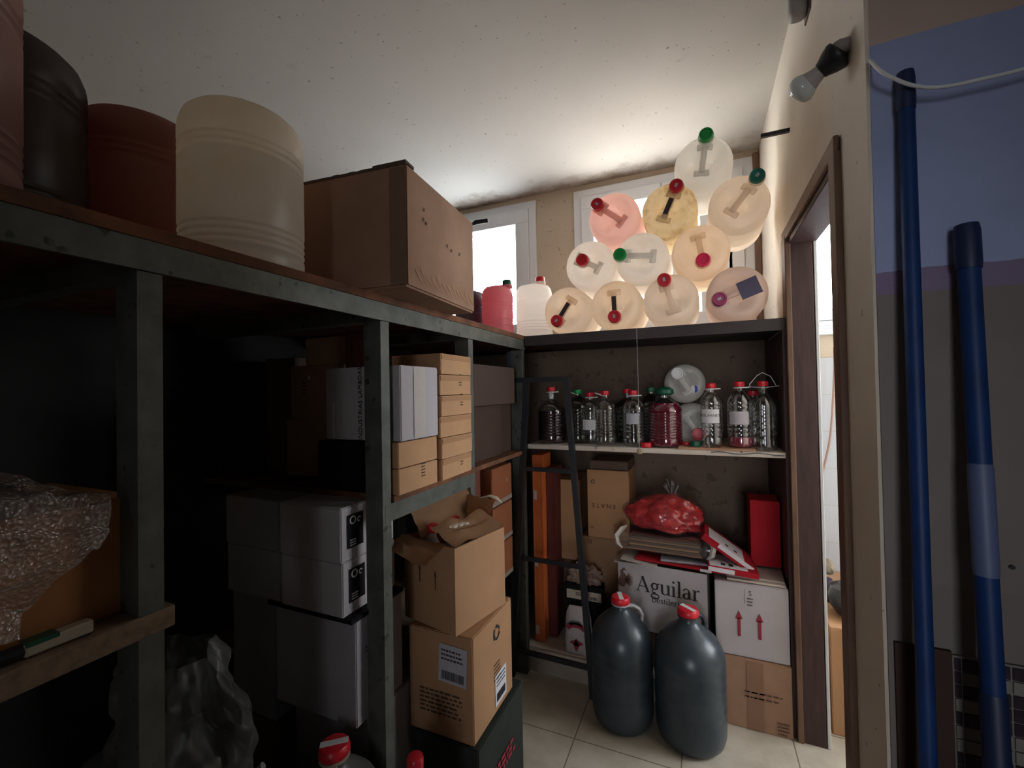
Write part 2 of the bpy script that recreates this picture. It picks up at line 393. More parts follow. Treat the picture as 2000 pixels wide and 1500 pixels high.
def carton(name, label, loc, sz, m, rz=0, cat='box', group=None, bev=.003, tape_m=None, flap=True, warp=.003, seam='-y'):
    """closed cardboard box; body slightly bulged, flaps meeting on top, strip of tape."""
    o = thing(name, label, cat, loc, rz, group)
    wx, dy, hz = sz; bm = bmesh.new(); box(bm, -wx/2, wx/2, -dy/2, dy/2, 0, hz)
    bmesh.ops.subdivide_edges(bm, edges=bm.edges[:], cuts=7, use_grid_fill=True)
    s = hash(label) % 97 / 9.0 if False else (sum(map(ord, label)) % 97)/9.0
    for v in bm.verts:
        p = v.co.copy()
        fx = abs(p.x)/(wx/2) > .999; fy = abs(p.y)/(dy/2) > .999; fz = p.z < 1e-5 or p.z > hz-1e-5
        if not fz and (fx != fy):
            n = noise.noise(p*7+Vector((s, 0, 0)))
            if fx: v.co.x -= math.copysign(warp*(.5+n), p.x)
            else: v.co.y -= math.copysign(warp*(.5+n), p.y)
        elif p.z > hz-1e-5 and not fx and not fy: v.co.z -= warp*(.5+noise.noise(p*9+Vector((0, s, 0))))
    es = [e for e in bm.edges if e.calc_face_angle(0) > 1.0]
    bmesh.ops.bevel(bm, geom=es, offset=bev, segments=2, affect='EDGES')
    obj('body', bm, m, o, True)
    if tape_m:
        ax = tape_m[1] if isinstance(tape_m, tuple) else 'x'; tm = tape_m[0] if isinstance(tape_m, tuple) else tape_m
        bm = bmesh.new()
        if ax == 'x':
            box(bm, -wx/2-.001, wx/2+.001, -.024, .024, hz-.001, hz+.0008)
            for sgn in (-1, 1): box(bm, sgn*(wx/2+.0006)-.0007, sgn*(wx/2+.0006)+.0007, -.024, .024, hz-.06, hz)
        else:
            box(bm, -.024, .024, -dy/2-.001, dy/2+.001, hz-.001, hz+.0008)
            for sgn in (-1, 1): box(bm, -.024, .024, sgn*(dy/2+.0006)-.0007, sgn*(dy/2+.0006)+.0007, hz-.06, hz)
        obj('tape', bm, tm, o)
    return o

# ------------------------------------------------------------ room
XR, XR2, YB, ZC = .335, .425, 2.87, 2.77
YN, YN2 = 1.14, 1.35
bm = bmesh.new(); box(bm, -2.7, 2.2, -2.4, 3.1, -.1, 0); struct('floor', bm, floormat(), 'beige stone tile floor')
bm = bmesh.new(); box(bm, -2.7, 2.2, -2.4, 3.1, ZC, ZC+.1); struct('ceiling', bm, ceilmat, 'mottled plaster ceiling with mildew at the back')
bm = bmesh.new(); box(bm, -2.7, -2.6, -2.4, 3.1, 0, ZC); struct('wall_left', bm, wallmat, 'plaster wall behind the steel rack')
# back wall with three window openings
W1 = (-1.86, -1.035, 1.72, 2.73); W2 = (-.76, .30, 1.72, 2.73); W3 = (.46, 1.25, 1.70, 2.73)
bm = bmesh.new()
xs = [-2.7, W1[0], W1[1], W2[0], W2[1], W3[0], W3[1], 2.2]
for i in range(7):
    if i % 2 == 0: box(bm, xs[i], xs[i+1], YB, YB+.2, 0, ZC)
    else:
        Wn = (W1, W2, W3)[i//2]
        box(bm, xs[i], xs[i+1], YB, YB+.2, 0, Wn[2]); box(bm, xs[i], xs[i+1], YB, YB+.2, Wn[3], ZC)
wb = struct('wall_back', bm, wallmat, 'beige plaster back wall with high windows')
bm = bmesh.new(); box(bm, XR2+.002, 2.2, YB-.012, YB-.0005, 0, 1.55); struct('wall_tiles', bm, tilemat(), '', wb)
# right wall with the doorway
bm = bmesh.new()
box(bm, XR, XR2, 2.07, YB, 0, ZC); box(bm, XR, XR2, YN2, 2.07, 2.0, ZC)
struct('wall_right', bm, rwallmat, 'plaster partition wall with the doorway')
# pillar and wall facing the camera (rough plaster corner)
bm = bmesh.new()
n = 30
for zz in range(n):
    z0, z1 = ZC*zz/n, ZC*(zz+1)/n
    def jx(z): return .006*noise.noise(Vector((0, z*9, 3)))+.004*noise.noise(Vector((0, z*31, 7)))
    a = [bm.verts.new(p) for p in ((XR, YN2, z0), (XR, YN2, z1), (XR, YN+.004+jx(z1), z1), (XR, YN+.004+jx(z0), z0))]; bm.faces.new(a)
    b = [bm.verts.new(p) for p in ((XR, YN+.004+jx(z0), z0), (XR, YN+.004+jx(z1), z1), (XR+.005, YN, z1), (XR+.005, YN, z0))]; bm.faces.new(b)
bmesh.ops.remove_doubles(bm, verts=bm.verts, dist=1e-5)
box(bm, XR+.011, 2.2, YN+.002, YN2, 0, ZC)
struct('pillar_plaster', bm, rwallmat, 'rough plastered end of the wall beside the doorway')
wf = bmesh.new(); box(wf, XR+.005, 2.2, YN-.004, YN+.003, 0, ZC); wfo = struct('wall_front', wf, nearmat, 'painted wall facing the camera, flare glow in its upper colour, behind the blue poles')
bm = bmesh.new(); box(bm, 2.1, 2.2, -2.4, 1.53, 0, ZC); box(bm, 2.1, 2.2, 2.78, 3.1, 0, ZC); box(bm, 2.1, 2.2, 1.53, 2.78, 0, .95); box(bm, 2.1, 2.2, 1.53, 2.78, 2.35, ZC); struct('wall_east', bm, rwallmat, 'plaster wall closing the room')
bm = bmesh.new(); box(bm, -2.7, .0, -2.5, -2.4, 0, ZC); box(bm, .85, 2.2, -2.5, -2.4, 0, ZC); box(bm, .0, .85, -2.5, -2.4, 2.2, ZC); struct('wall_rear', bm, rwallmat, 'plaster wall with an opening added for light behind the camera')  # the opening is unseen, added to go with the fill light
for o in C.objects:
    if o.name == 'pillar_plaster': o.name = 'wall_pillar'
# brown patch and mosaic of small tiles on the front wall
bxo('brown_panel', mat('dark_brown_patch', (.05, .022, .014), .8, (.035, .014, .010), 5), wfo, XR+.014, .437, YN-.012, YN-.003, 0, .875)
mosd = mat('dark_mosaic_tile', (.028, .018, .03), .25, (.045, .03, .04), 40); mosl = mat('pale_mosaic_tile', (.20, .175, .165), .6, (.23, .20, .19), 30)
bmd, bml, bmg = bmesh.new(), bmesh.new(), bmesh.new()
rr = random.Random(5); px_, pz_ = .0355, .0258
box(bmg, .437, 1.3, YN-.010, YN-.003, 0, .868)
patt = [[1,1,1,1,1],[1,0,0,0,1],[1,1,1,1,1],[0,0,1,1,1],[1,1,1,1,1],[0,0,0,0,0],[0,0,0,0,0],[1,1,1,1,1],[1,0,0,0,0]]
for r_ in range(33):
    for c_ in range(23):
        x0 = .4395+(.007 if c_ == 0 else .0115+(c_-1)*px_); wd = .009 if c_ == 0 else px_-.004
        x0 = .440 if c_ == 0 else .452+(c_-1)*px_
        z1 = .864-r_*pz_
        dark = patt[r_ % 9][(c_-1) % 4+1] if c_ else patt[r_ % 9][0]
        box(bmd if dark else bml, x0, x0+wd, YN-.0135, YN-.009, z1-pz_+.003, z1)
obj('mosaic_grout', bmg, mat('grout', (.20, .18, .17), .8), wfo); obj('mosaic_dark_tiles', bmd, mosd, wfo); obj('mosaic_pale_tiles', bml, mosl, wfo)

# windows
pane = panemat('frosted_daylit_glass', PANE); pane2 = panemat('frosted_warm_glass', PANE*1.12, (1.0, .95, .90)); pane4 = panemat('added_light_glass', PANE*.75)
def window(name, W, fr, label, bars=(), pane=pane):
    x0, x1, z0, z1 = W; o = thing(name, label, 'window', (x0, YB, z0)); o['kind'] = 'structure'
    bm = bmesh.new(); a, b = x1-x0, z1-z0
    y0, y1 = -.012, .115
    for q in ((0, a, 0, .05), (0, a, b-.05, b), (0, .05, .05, b-.05), (a-.05, a, .05, b-.05)): box(bm, q[0], q[1], y0, y1, q[2], q[3])
    obj('window_frame', bm, pvc, o)
    bm = bmesh.new(); s0 = .052; s1 = fr
    edges = [0]+[v-x0 for v in bars]+[a]
    for i in range(len(edges)-1):
        e0 = edges[i]+(s0 if i == 0 else .003); e1 = edges[i+1]-(s0 if i == len(edges)-2 else .003)
        wd = s1-s0
        for q in ((e0, e1, s0, s0+wd), (e0, e1, b-s0-wd, b-s0), (e0, e0+wd, s0+wd, b-s0-wd), (e1-wd, e1, s0+wd, b-s0-wd)):
            box(bm, q[0], q[1], y0-.014, y1, q[2], q[3], bev=.003)
        if e1-e0 < .2:
            box(bm, e0+wd-.005, e1-wd+.005, .02, .05, s0+wd-.005, b-s0-wd+.005); continue
        g = bmesh.new(); box(g, e0+wd-.005, e1-wd+.005, .095, .101, s0+wd-.005, b-s0-wd+.005); obj('pane', g, pane, o)
    for v in edges[1:-1]: box(bm, v-.006, v+.006, y0, y1-.002, .048, b-.048)
    obj('sash', bm, pvc, o)
    return o
window('window_1', W1, .15, 'white framed frosted window above the rack', pane=panemat('frosted_cool_glass', PANE*.8))
window('window_2', W2, .135, 'wide white framed window behind the stacked drums', bars=(-.2, .10), pane=pane2)
w3 = window('window_3', W3, .115, 'white framed window in the tiled room beyond the doorway')
w4 = window('window_added', (0, 1.25, .95, 2.35), .10, 'large unseen window added to throw light through the doorway', pane=pane4)  # unseen window added to light the tiled room and the rack
w4.location = (2.098, 2.78, .95); w4.rotation_euler = (0, 0, R(-90))
bm = bmesh.new(); tube(bm, [(.05, -.03, .035), (.09, -.055, .022), (.17, -.06, .020), (.25, -.055, .022), (.29, -.03, .035)], .006); obj('window_handle', bm, pvc, w3, True)
bm = bmesh.new(); box(bm, -.05, .9, -.05, -.001, -.028, 0, bev=.003); obj('window_sill', bm, pvc, w3)
for nm_, xa in (('brown_reveal', .30),):
    bm = bmesh.new(); box(bm, .301, .330, YB-.03, YB-.001, 1.7, 2.74); struct('trim_1', bm, trimwood, 'brown wooden strip at the end of the wide window')

# door frame (timber lining and trims) in the right wall
dr = thing('door_1', 'dark timber frame of the open doorway', 'door', (XR, 2.07, 0)); dr['kind'] = 'structure'
bxo('far_jamb', darkwood, dr, -.004, XR2-XR-.012, -.035, .0, 0, 1.97, bev=.004)
bxo('far_trim', trimwood, dr, -.018, .002, -.042, .035, 0, 2.0, bev=.003)
bxo('door_lintel', darkwood, dr, -.004, XR2-XR+.004, -(2.07-YN2), 0, 1.965, 2.0, bev=.004)
bxo('lintel_trim', trimwood, dr, -.016, -.003, -(2.07-YN2)-.02, .035, 1.985, 2.03, bev=.003)
bxo('near_jamb', darkwood, dr, -.004, XR2-XR, -(2.07-YN2)+.001, -(2.07-YN2)+.03, 0, 1.965, bev=.004)
bxo('near_trim', trimwood, dr, -.016, .002, -(2.07-YN2)-.02, -(2.07-YN2)+.034, 0, 1.99, bev=.003)
bxo('outer_trim', pvc, dr, XR2-XR-.010, XR2-XR+.001, -.036, .0, 0, 1.98, bev=.002)

# ------------------------------------------------------------ left steel rack
XL = -.82
rack = thing('storage_rack', 'long galvanised steel rack with board shelves along the left side', 'shelf', (XL, 0, 0))
ZT = 1.655
def angle_post(y, z0, z1, xo=0):
    bm = bmesh.new()
    box(bm, -.004+xo, xo, y, y+.036, z0, z1); box(bm, -.060+xo, xo-.004, y, y+.005, z0, z1)
    obj('post', bm, galv, rack)
for y in (-.16, .40, .975, 1.478, 2.02): angle_post(y, 0, ZT-.052)
for y in (-.16, .40, .975, 1.478, 2.02):
    pass
bxo('beam', galv, rack, -.006, .002, -.5, 2.062, ZT-.05, ZT)
bxo('top_board', rustwood, rack, -1.0, .004, -.5, 2.075, ZT+.001, ZT+.022)
bxo('corner_board', rustwood, rack, -1.0, .001, 2.077, 2.86, ZT+.001, ZT+.022)
for y in (.41, .985, 1.49): bxo('cross_beam', galv, rack, -.84, -.006, y, y+.035, ZT-.05, ZT-.012)
# mid shelf of the bays beyond the second post
bxo('middle_beam', galv, rack, -.006, .001, .985, 1.50, 1.035, 1.085)
bxo('middle_board', rustwood, rack, -.85, .004, 1.02, 2.04, 1.086, 1.104)
# near plank
bxo('near_plank', wood, rack, -.55, .002, -.5, .452, 1.018, 1.053, bev=.003)
bxo('near_beam', galv, rack, -.55, -.50, -.5, .45, .975, 1.017)
# bay end shelf + lower shelf
bxo('lower_board', wood, rack, -.85, -.08, 1.02, 2.04, .50, .52)
bxo('backing_or_shade_panel', mat('dark_shade_backing', (.03, .026, .024), .9, (.018, .016, .015), 4), rack, -.875, -.865, -.5, 2.86, 0, ZT)  # panel added to keep window light out; its dark colour stands for shade

# ------------------------------------------------------------ back shelving
YS = 2.05
sh = thing('back_shelving', 'dark built-in wooden shelving across the back wall', 'shelf', (0, YS, 0))
bxo('top_board', fascia, sh, XL+.006, XR-.012, 0, YB-YS-.01, 1.640, 1.675, bev=.002)
bxo('fascia_board', fascia, sh, XL+.01, XR-.014, -.004, .012, 1.625, 1.674)
bxo('middle_board', palewood, sh, XL+.01, XR-.014, .005, .52, 1.108, 1.130, bev=.002)
bm = bmesh.new(); box(bm, -1.69, XR-.014, .535, .55, 0, 1.639); obj('backing_or_shade_panel', bm, backmat, sh)
bxo('side_panel', darkwood, sh, XR-.03, XR-.0145, .004, .54, .0, 1.624)
bxo('bottom_board', palewood, sh, -1.25, .0, .0, .53, .105, .125)
bxo('plinth', mat('concrete_plinth', (.38, .33, .27), .9, (.30, .26, .21), 8), sh, -1.25, .0, .006, .03, 0, .104)
bxo('corner_post', mat('blue_grey_steel', (.10, .12, .16), .5, (.07, .085, .11), 9), sh, XL-.09, XL+.0, -.008, .0, .11, 1.60)

# ------------------------------------------------------------ drums (round plastic containers)
def drum_body(rad, h, ribs=True, seg=48):
    bm = bmesh.new(); p = [(rad*.05, .004), (rad*.80, .002), (rad*.93, .008), (rad, .028)]
    def rb(z0, n):
        for i in range(n):
            z = z0+i*.016; p.extend([(rad, z), (rad*.975, z+.005), (rad*.975, z+.009), (rad*1.003, z+.014)])
    if ribs: rb(.045, 4)
    p.append((rad, h*.5))
    if ribs: rb(h-.125, 3)
    p += [(rad, h-.055), (rad*.985, h-.038), (rad*.93, h-.018), (rad*.84, h-.006), (rad*.72, h), (rad*.58, h+.002), (rad*.45, h+.003), (rad*.33, h+.003), (rad*.2, h+.003), (rad*.08, h+.003)]
    lathe(bm, p, seg)
    for v in bm.verts:     # two recesses beside the carrying handle
        if v.co.z > h-.02:
            x, y = v.co.x/rad, v.co.y/rad
            for s in (-1, 1):
                d = ((x+.0)/.42)**2+((y-s*.36)/.30)**2
                v.co.z -= .030*math.exp(-d*1.6)
            v.co.z += .004*math.exp(-((y/.14)**2))*(1 if abs(x) < .5 else 0)
    return bm
def make_drum(label, m, capm, rad=.1215, h=.36, dark_handle=False, sticker='cap', group=None, ribs=True, capr=.029, cap_at=-.66):
    o = thing('plastic_drum', label, 'drum', group=group)
    obj('body', drum_body(rad, h, ribs), m, o, True)
    bm = bmesh.new(); box(bm, -rad*.46, rad*.46, -.013, .013, h-.004, h+.014, bev=.006)
    for s in (-1, 1): box(bm, s*rad*.46-.014, s*rad*.46+.014, -.032, .032, h-.006, h+.006, bev=.005)
    obj('handle', bm, m, o, True)
    if dark_handle:
        bm = bmesh.new(); box(bm, -rad*.30, rad*.30, -.0105, .0105, h+.0145, h+.0165); obj('slot_shade_strip', bm, mat('dark_strip', (.035, .02, .018), .5), o)  # flat dark strip stands for the shaded slot in the handle
    bm = bmesh.new(); lathe(bm, [(capr+.004, h-.004), (capr+.004, h+.010), (capr*.8, h+.012)], 24, Matrix.Translation((rad*cap_at, 0, 0))); obj('neck', bm, m, o, True)
    bm = bmesh.new(); lathe(bm, [(capr, h+.011), (capr*1.04, h+.014), (capr*1.02, h+.030), (capr*.93, h+.036), (capr*.72, h+.036), (capr*.66, h+.033), (.002, h+.033)], 28, Matrix.Translation((rad*cap_at, 0, 0)))
    cp = obj('cap', bm, capm, o, True)
    if sticker:
        bm = bmesh.new(); s = .008 if sticker == 'cap' else sticker
        box(bm, rad*cap_at-s, rad*cap_at+s, -s*.7, s*.7, h+.0335, h+.0345); obj('sticker', bm, mat('grey_sticker', (.42, .40, .44), .6), cp)
    return o
D_cream = plastic_translucent('cream_polythene', (.98, .915, .84), .84)
D_beige = plastic_translucent('beige_polythene', (.985, .895, .79), .86, (.975, .86, .73), 3)
D_white = plastic_translucent('white_polythene', (.95, .92, .87), .68)
D_milk = plastic_translucent('milky_polythene', (.95, .94, .91), .66)
D_pink = plastic_translucent('pink_polythene', (.95, .73, .68), .68)
D_dirty = plastic_translucent('grimy_yellow_polythene', (.94, .85, .66), .66, (.55, .40, .20), 9, .50, .68)
D_lilac = plastic_translucent('dusky_polythene', (.95, .84, .79), .78)
def lying(o, x, z, cap_ang, y=2.10, h=.36):
    # axis towards -Y (neck to the camera); cap_ang = direction of the cap seen from the front (deg, 0 = right, 90 = up)
    cap_local = Vector((-1, 0, 0))
    a = R(cap_ang)
    ex = -Vector((math.cos(a), 0, math.sin(a)))        # local +x = away from the cap
    ez = Vector((0, -1, 0)); ey = ez.cross(ex)
    Mx = Matrix((ex, ey, ez)).transposed().to_4x4()
    o.rotation_euler = Mx.to_euler(); o.location = (x, y+h, z)
G = 'plastic drums stacked on their sides on the top shelf'
base = YS
row = [
 ('beige plastic drum at the left end of the bottom row, red cap low', D_beige, redplastic, -.612, 1.798, -125, True, -.55, .05),
 ('cream drum with dark handle strip and red cap at its bottom edge', D_beige, redplastic, -.366, 1.798, -88, True, -.50, .03),
 ('cream drum in the bottom row with red cap at its top', D_cream, redplastic, -.120, 1.798, 104, False, -.72, .03),
 ('dusky drum at the right end of the bottom row with dark blue sticker', D_lilac, purplered, .150, 1.800, 200, False, -.62, .03),
 ('white drum at the left of the second row, red cap near its middle', D_white, redplastic, -.490, 2.011, 150, False, -.22, .04),
 ('white drum in the second row with green cap on its left', D_milk, greenplastic, -.243, 2.010, 172, False, -.75, .03),
 ('beige drum in the second row with bright pink-red cap at the bottom', D_beige, pinkred, .010, 2.004, -80, False, -.45, .03),
 ('pink plastic drum stacked on the left of the third row', D_pink, redplastic, -.368, 2.221, 140, False, -.70, .03),
 ('grimy yellow stained drum with red cap and dark handle strip', D_dirty, redplastic, -.117, 2.213, 66, True, -.72, .03),
 ('beige drum against the right wall with teal green cap', D_cream, tealplastic, .168, 2.188, 52, False, -.86, .03),
 ('milky drum at the very top of the stack, green cap upward', D_milk, greenplastic, .030, 2.392, 82, False, -.80, .03),
]
drums = []
for i, (lb, mt, cm, x, z, ca, dh, cat_, dy) in enumerate(row):
    o = make_drum(lb, mt, cm, dark_handle=dh, group=G, cap_at=cat_, sticker=(None if cm in (greenplastic, pinkred) or i == 4 else 'cap'))
    lying(o, x, z, ca, base+dy); drums.append(o)
# dark blue sticker on the last drum of the bottom row
bm = bmesh.new(); box(bm, .005, .085, -.04, .035, .3605, .3625, Matrix.Translation((.0, 0, .012))); obj('sticker', bm, mat('dark_blue_sticker', (.06, .05, .10), .3), drums[3], label='dark blue square sticker')

# upright drums on the top of the rack
TB = ZT+.0225
D_old = plastic_translucent('aged_cream_polythene', (.97, .90, .78), .72, (.95, .85, .70), 3)
D_wine = plastic_translucent('wine_tinted_polythene', (.34, .19, .17), .3); D_darkd = plastic_translucent('dark_brown_polythene', (.07, .045, .038), .2)
D_ros = plastic_translucent('reddish_polythene', (.45, .20, .16), .4)
G2 = 'large plastic drums standing on the rack top'
for lb, mt, x, y, rz in (('large cream plastic drum on the rack beside the cardboard box', D_old, -.99, .70, -.61),
                         ('reddish plastic drum standing behind the large cream drum', D_ros, -1.235, .616, -.46),
                         ('dark brown ribbed drum between the reddish and the nearest drum', D_darkd, -1.18, .350, -.29),
                         ('wine tinted ribbed drum nearest the camera, cut by the frame', D_wine, -.972, .188, -.19)):
    o = make_drum(lb, mt, redplastic, rad=.129, h=.375, group=G2); o.location = (x, y, TB); o.rotation_euler = (0, 0, rz)
D_red = plastic_translucent('red_liquid_polythene', (.92, .36, .40), .55); D_grey = plastic_translucent('dark_grey_polythene', (.16, .13, .17), .35)
G3 = 'small drums in the corner of the rack top'
for lb, mt, cm, x, y, rz, r_, h_ in (('white plastic drum with red cap on the shelf corner by the window', D_white, redplastic, -.842, 2.275, 2.5, .100, .300),
                          ('red liquid filled drum with dark green cap by the window', D_red, dgreen, -.985, 2.10, 3.3, .083, .27),
                          ('dark grey drum between the cardboard box and the red drum', D_grey, redplastic, -1.165, 2.13, 1.0, .083, .27)):
    o = make_drum(lb, mt, cm, rad=r_, h=h_, capr=.024, group=G3); o.location = (x, y, TB); o.rotation_euler = (0, 0, rz)

# big open cardboard box overhanging the rack top
def P(px, py, **k):
    d = (F0 + 0*F0); d = F0 + RV*((px-1000)/854) - UV*((py-750)/854); c = Vector((0, 0, H))
    if 'x' in k: t = k['x']/d.x
    elif 'y' in k: t = k['y']/d.y
    else: t = (k['z']-H)/d.z
    return c + d*t
sz = (.46, .44, .325)
bb = carton('cardboard_box', 'large worn brown cardboard box overhanging the rack beside the cream drum', (-.722-.23+.01, 1.13, TB), sz, K5, rz=R(5), warp=.006, bev=.006)
decal(bb, '-y', sz, .205, .16, rect(.05, .31), card('brown_tape_card', (.24, .14, .10)), 'tape', label='dark tape down the corner')
decal(bb, '+x', sz, .02, .055, lambda bm, T: [stroke(bm, [(-.20+i*.032, .0+.01*math.sin(i*2), .004), (-.18+i*.032, -.018, .0025), (-.165+i*.032+.008*math.sin(i*3), -.035, .001)], T) for i in range(12)], K2, 'crease')
decal(bb, '+x', sz, -.05, .2, lambda bm, T: [box(bm, a, a+.006, b, b+.010, 0, .0006, T) for a, b in ((-.08, .03), (-.085, 0), (-.07, -.005), (.06, -.03), (.09, -.035), (.15, -.03))], K4, 'stain')
bm = bmesh.new()
for k in range(26):
    t = k/26; a = Vector((-.23+.46*t, -.22, .325+.004*math.sin(k*1.7)))
    box(bm, a.x, a.x+.019, -.2215, -.2175, .318, .326+.003*noise.noise(Vector((k*.9, 0, 0))))
box(bm, .13, .231, -.222, -.18, .322, .330)
obj('torn_edge', bm, K4, bb)
bxo('torn_corner', K4, bb, .1, .2, .18, .219, .324, .329)
ft = thing('foam_scrap', 'dark ragged scrap poking out behind the box top by the window', 'scrap', (-.735, 1.385, TB+.325-.0)); ft.location = (-.755, 1.375, TB+.012)
bm = bmesh.new(); tube(bm, [(0, 0, 0), (.0, .008, .16), (.0, .012, .31), (.02, .02, .322), (.065, .03, .325)], [.006, .006, .006, .009, .008], 6); obj('strip', bm, blackplastic, ft)

# ------------------------------------------------------------ boxes on the middle board
MB = 1.1045
G4 = 'narrow kraft cartons stacked by the third post'
for k in range(6):
    sz = (.20, .215, .069)
    lab = ['lowest narrow kraft carton of the six stacked by the rack post', 'second narrow kraft carton from the bottom of the stack of six', 'third narrow kraft carton from the bottom of the stack of six',
           'fourth narrow kraft carton from the bottom of the stack of six', 'narrow kraft carton just under the topmost of the six', 'topmost narrow kraft carton of the six stacked by the post'][k]
    o = carton('kraft_carton', lab, (-.80-.10+.003*(k % 2)+.0*k, 1.348, MB+k*.0713), sz, K2, rz=R([2, 1, 0, 1, .6, 1.4][k]), group=G4, bev=.002, warp=.0015)
    if k in (0, 3, 4): decal(o, '+x', sz, .03, .033, lines(5, .022, .0035, -.0095, k), brownink, 'print', rot=0)
    bxo('lid_flap', K1, o, .1005, .1018, -.104, .104, .05, .066)
G5 = 'flat kraft cartons under the white box'
for k in range(2):
    sz = (.118, .20, .074)
    o = carton('kraft_carton', ['lower of two flat kraft cartons under the upright white box', 'upper of two flat kraft cartons under the upright white box'][k], (-.862, 1.125, MB+k*.077), sz, K2, group=G5, bev=.002, warp=.0015)
    if k == 0: decal(o, '+x', sz, .02, .035, lines(5, .022, .0035, -.0095, k+9), brownink, 'print')
sz = (.29, .195, .222)
o = carton('white_box', 'upright white cardboard box with vertical lettering on the kraft cartons', (-.945, 1.132, MB+.1545), sz, WB, bev=.003)
decal(o, '+x', sz, -.005, .111, rect(.06, .218), card('white_tape', (.60, .54, .50)), 'tape')
decal(o, '-y', sz, -.005, .111, txt('INDUSTRIAS LAMBDAS', .021, 1.05), ink, 'lettering', rot=R(90))
decal(o, '-y', sz, -.11, .06, rect(.008, .11), whiteplastic, 'tape_strip')
sz = (.20, .19, .155)
carton('black_box', 'plain black box under the lettered white box', (-1.04, 1.13, MB), (.18, .19, .148), BK)
sz = (.24, .28, .205)
carton('brown_box', 'dim brown box low behind the plain black box', (-1.30, 1.30, MB), sz, K3, bev=.003)
o = carton('brown_box', 'brown box with small dark print behind the lettered white box', (-1.265, 1.30, MB+.206), (.26, .28, .195), K3)
decal(o, '-y', (.26, .28, .195), -.06, .13, lines(4, .02, .004, .013, 4), ink, 'print'); decal(o, '-y', (.26, .28, .195), -.035, .15, rect(.012, .012), paper, 'mark')
carton('brown_box', 'pale brown box on top of the printed brown box', (-1.20, 1.205, MB+.402), (.23, .10, .095), K1)
carton('maroon_box', 'dark maroon box beside the pale brown box under the beam', (-1.035, 1.138, MB+.378), (.09, .06, .125), MR)
carton('dark_box', 'tall dark reddish box at the back of the middle board', (-1.515, 1.36, MB), (.16, .3, .44), K4)
# far bay on middle board
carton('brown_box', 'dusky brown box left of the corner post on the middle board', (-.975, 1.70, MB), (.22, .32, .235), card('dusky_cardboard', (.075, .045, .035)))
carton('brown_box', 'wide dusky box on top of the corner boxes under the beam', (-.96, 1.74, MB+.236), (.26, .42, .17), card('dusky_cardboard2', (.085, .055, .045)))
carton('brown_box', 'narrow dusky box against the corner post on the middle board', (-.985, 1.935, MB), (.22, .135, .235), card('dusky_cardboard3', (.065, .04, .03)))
# below: orange-brown boxes in the far bay, stacked on the lower board
for k in range(3):
    z = .521+k*.178
    sz = (.26, .22, .172)
    o = carton('orange_box', ['lowest orange-brown box with pale band in the far bay', 'middle orange-brown box with pale band in the far bay', 'topmost orange-brown box with round mark in the far bay'][k], (-.995, 1.862, z), sz, OB, group='orange-brown boxes in the far bay', bev=.003)
    decal(o, '+x', sz, 0, .012, rect(.215, .02), card('pale_band', (.30, .24, .20)), 'band')
    if k == 2: decal(o, '+x', sz, .05, .10, rect(.018, .018), card('pale_mark', (.3, .2, .14)), 'mark')
o = carton('orange_box', 'narrow maroon box left of the orange-brown boxes', (-1.02, 1.70, .521), (.2, .10, .53), card('maroon2', (.17, .06, .04)))
# round sticker on the corner post
bm = bmesh.new(); lathe(bm, [(.024, 0), (.024, .0015)], 24, Matrix.Translation((-.862, 2.041, 1.336)) @ Matrix.Rotation(R(90), 4, 'X'))
st = obj('round_sticker', bm, paper); tag(st, 'small round white sticker on the blue-grey corner post', 'sticker')
bm = bmesh.new(); T_ = Matrix.Translation((-.862, 2.0392, 1.336)) @ Matrix.Rotation(R(90), 4, 'X')
stroke(bm, [(-.022, .008, .003), (.022, .008, .003)], T_); stroke(bm, [(-.016, -.004, .002), (0, -.012, .002), (.016, .0, .002)], T_); obj('marking', bm, ink, st)

# ------------------------------------------------------------ white boxes low in the second bay
G6 = 'white wine boxes stacked under the rack'
def wine_box(lb, x, y, z, mt=WB, lab=True, sz=(.235, .22, .148), rz=0):
    o = carton('white_box', lb, (x, y, z), sz, mt, rz, group=G6)
    if lab:
        decal(o, '+x', sz, -.057, .078, rect(.062, .092), BK, 'label')
        decal(o, '+x', sz, -.067, .108, lambda bm, T: stroke(bm, arc(0, 0, .010, .010, 0, 360, .004, .004, 16), T @ Matrix.Translation((0, 0, .0008))), whiteplastic, 'ring')
        decal(o, '+x', sz, -.043, .105, lambda bm, T: stroke(bm, arc(0, 0, .006, .006, 30, 300, .003, .003, 10), T @ Matrix.Translation((0, 0, .0008))), whiteplastic, 'small_ring')
        decal(o, '+x', sz, -.067, .052, lambda bm, T: lines(3, .022, .003, .007, 6)(bm, T @ Matrix.Translation((0, 0, .0008))), whiteplastic, 'print')
    return o
carton('brown_box', 'dark carton on the floor under the white boxes', (-1.03, 1.175, 0), (.32, .36, .20), K4)
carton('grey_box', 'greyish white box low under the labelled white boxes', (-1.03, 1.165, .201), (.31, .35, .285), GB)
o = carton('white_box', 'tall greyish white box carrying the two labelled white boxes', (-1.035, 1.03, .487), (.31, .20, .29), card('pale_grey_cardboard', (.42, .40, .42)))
decal(o, '+x', (.31, .20, .29), -.035, .2, lines(2, .06, .004, .012, 3), brownink, 'print')
bxo('shade_panel', BK, tag(thing('gap_shade_sheet', 'x', 'sheet', (-1.03, 1.08, .7785)), 'black sheet standing for the shaded gap between the labelled white boxes and the box below', 'sheet'), -.17, .155, -.17, .05, 0, .012)  # black slab stands for the shade in the gap between the boxes
wine_box('white box with black square label, lower of the two', -1.02, 1.017, .7915)
wine_box('white box with black square label, upper of the two', -1.02, 1.013, .9405)
wine_box('plain white box standing left of the lower labelled box', -1.265, 1.022, .7915, card('shaded_white', (.40, .38, .39)), False)
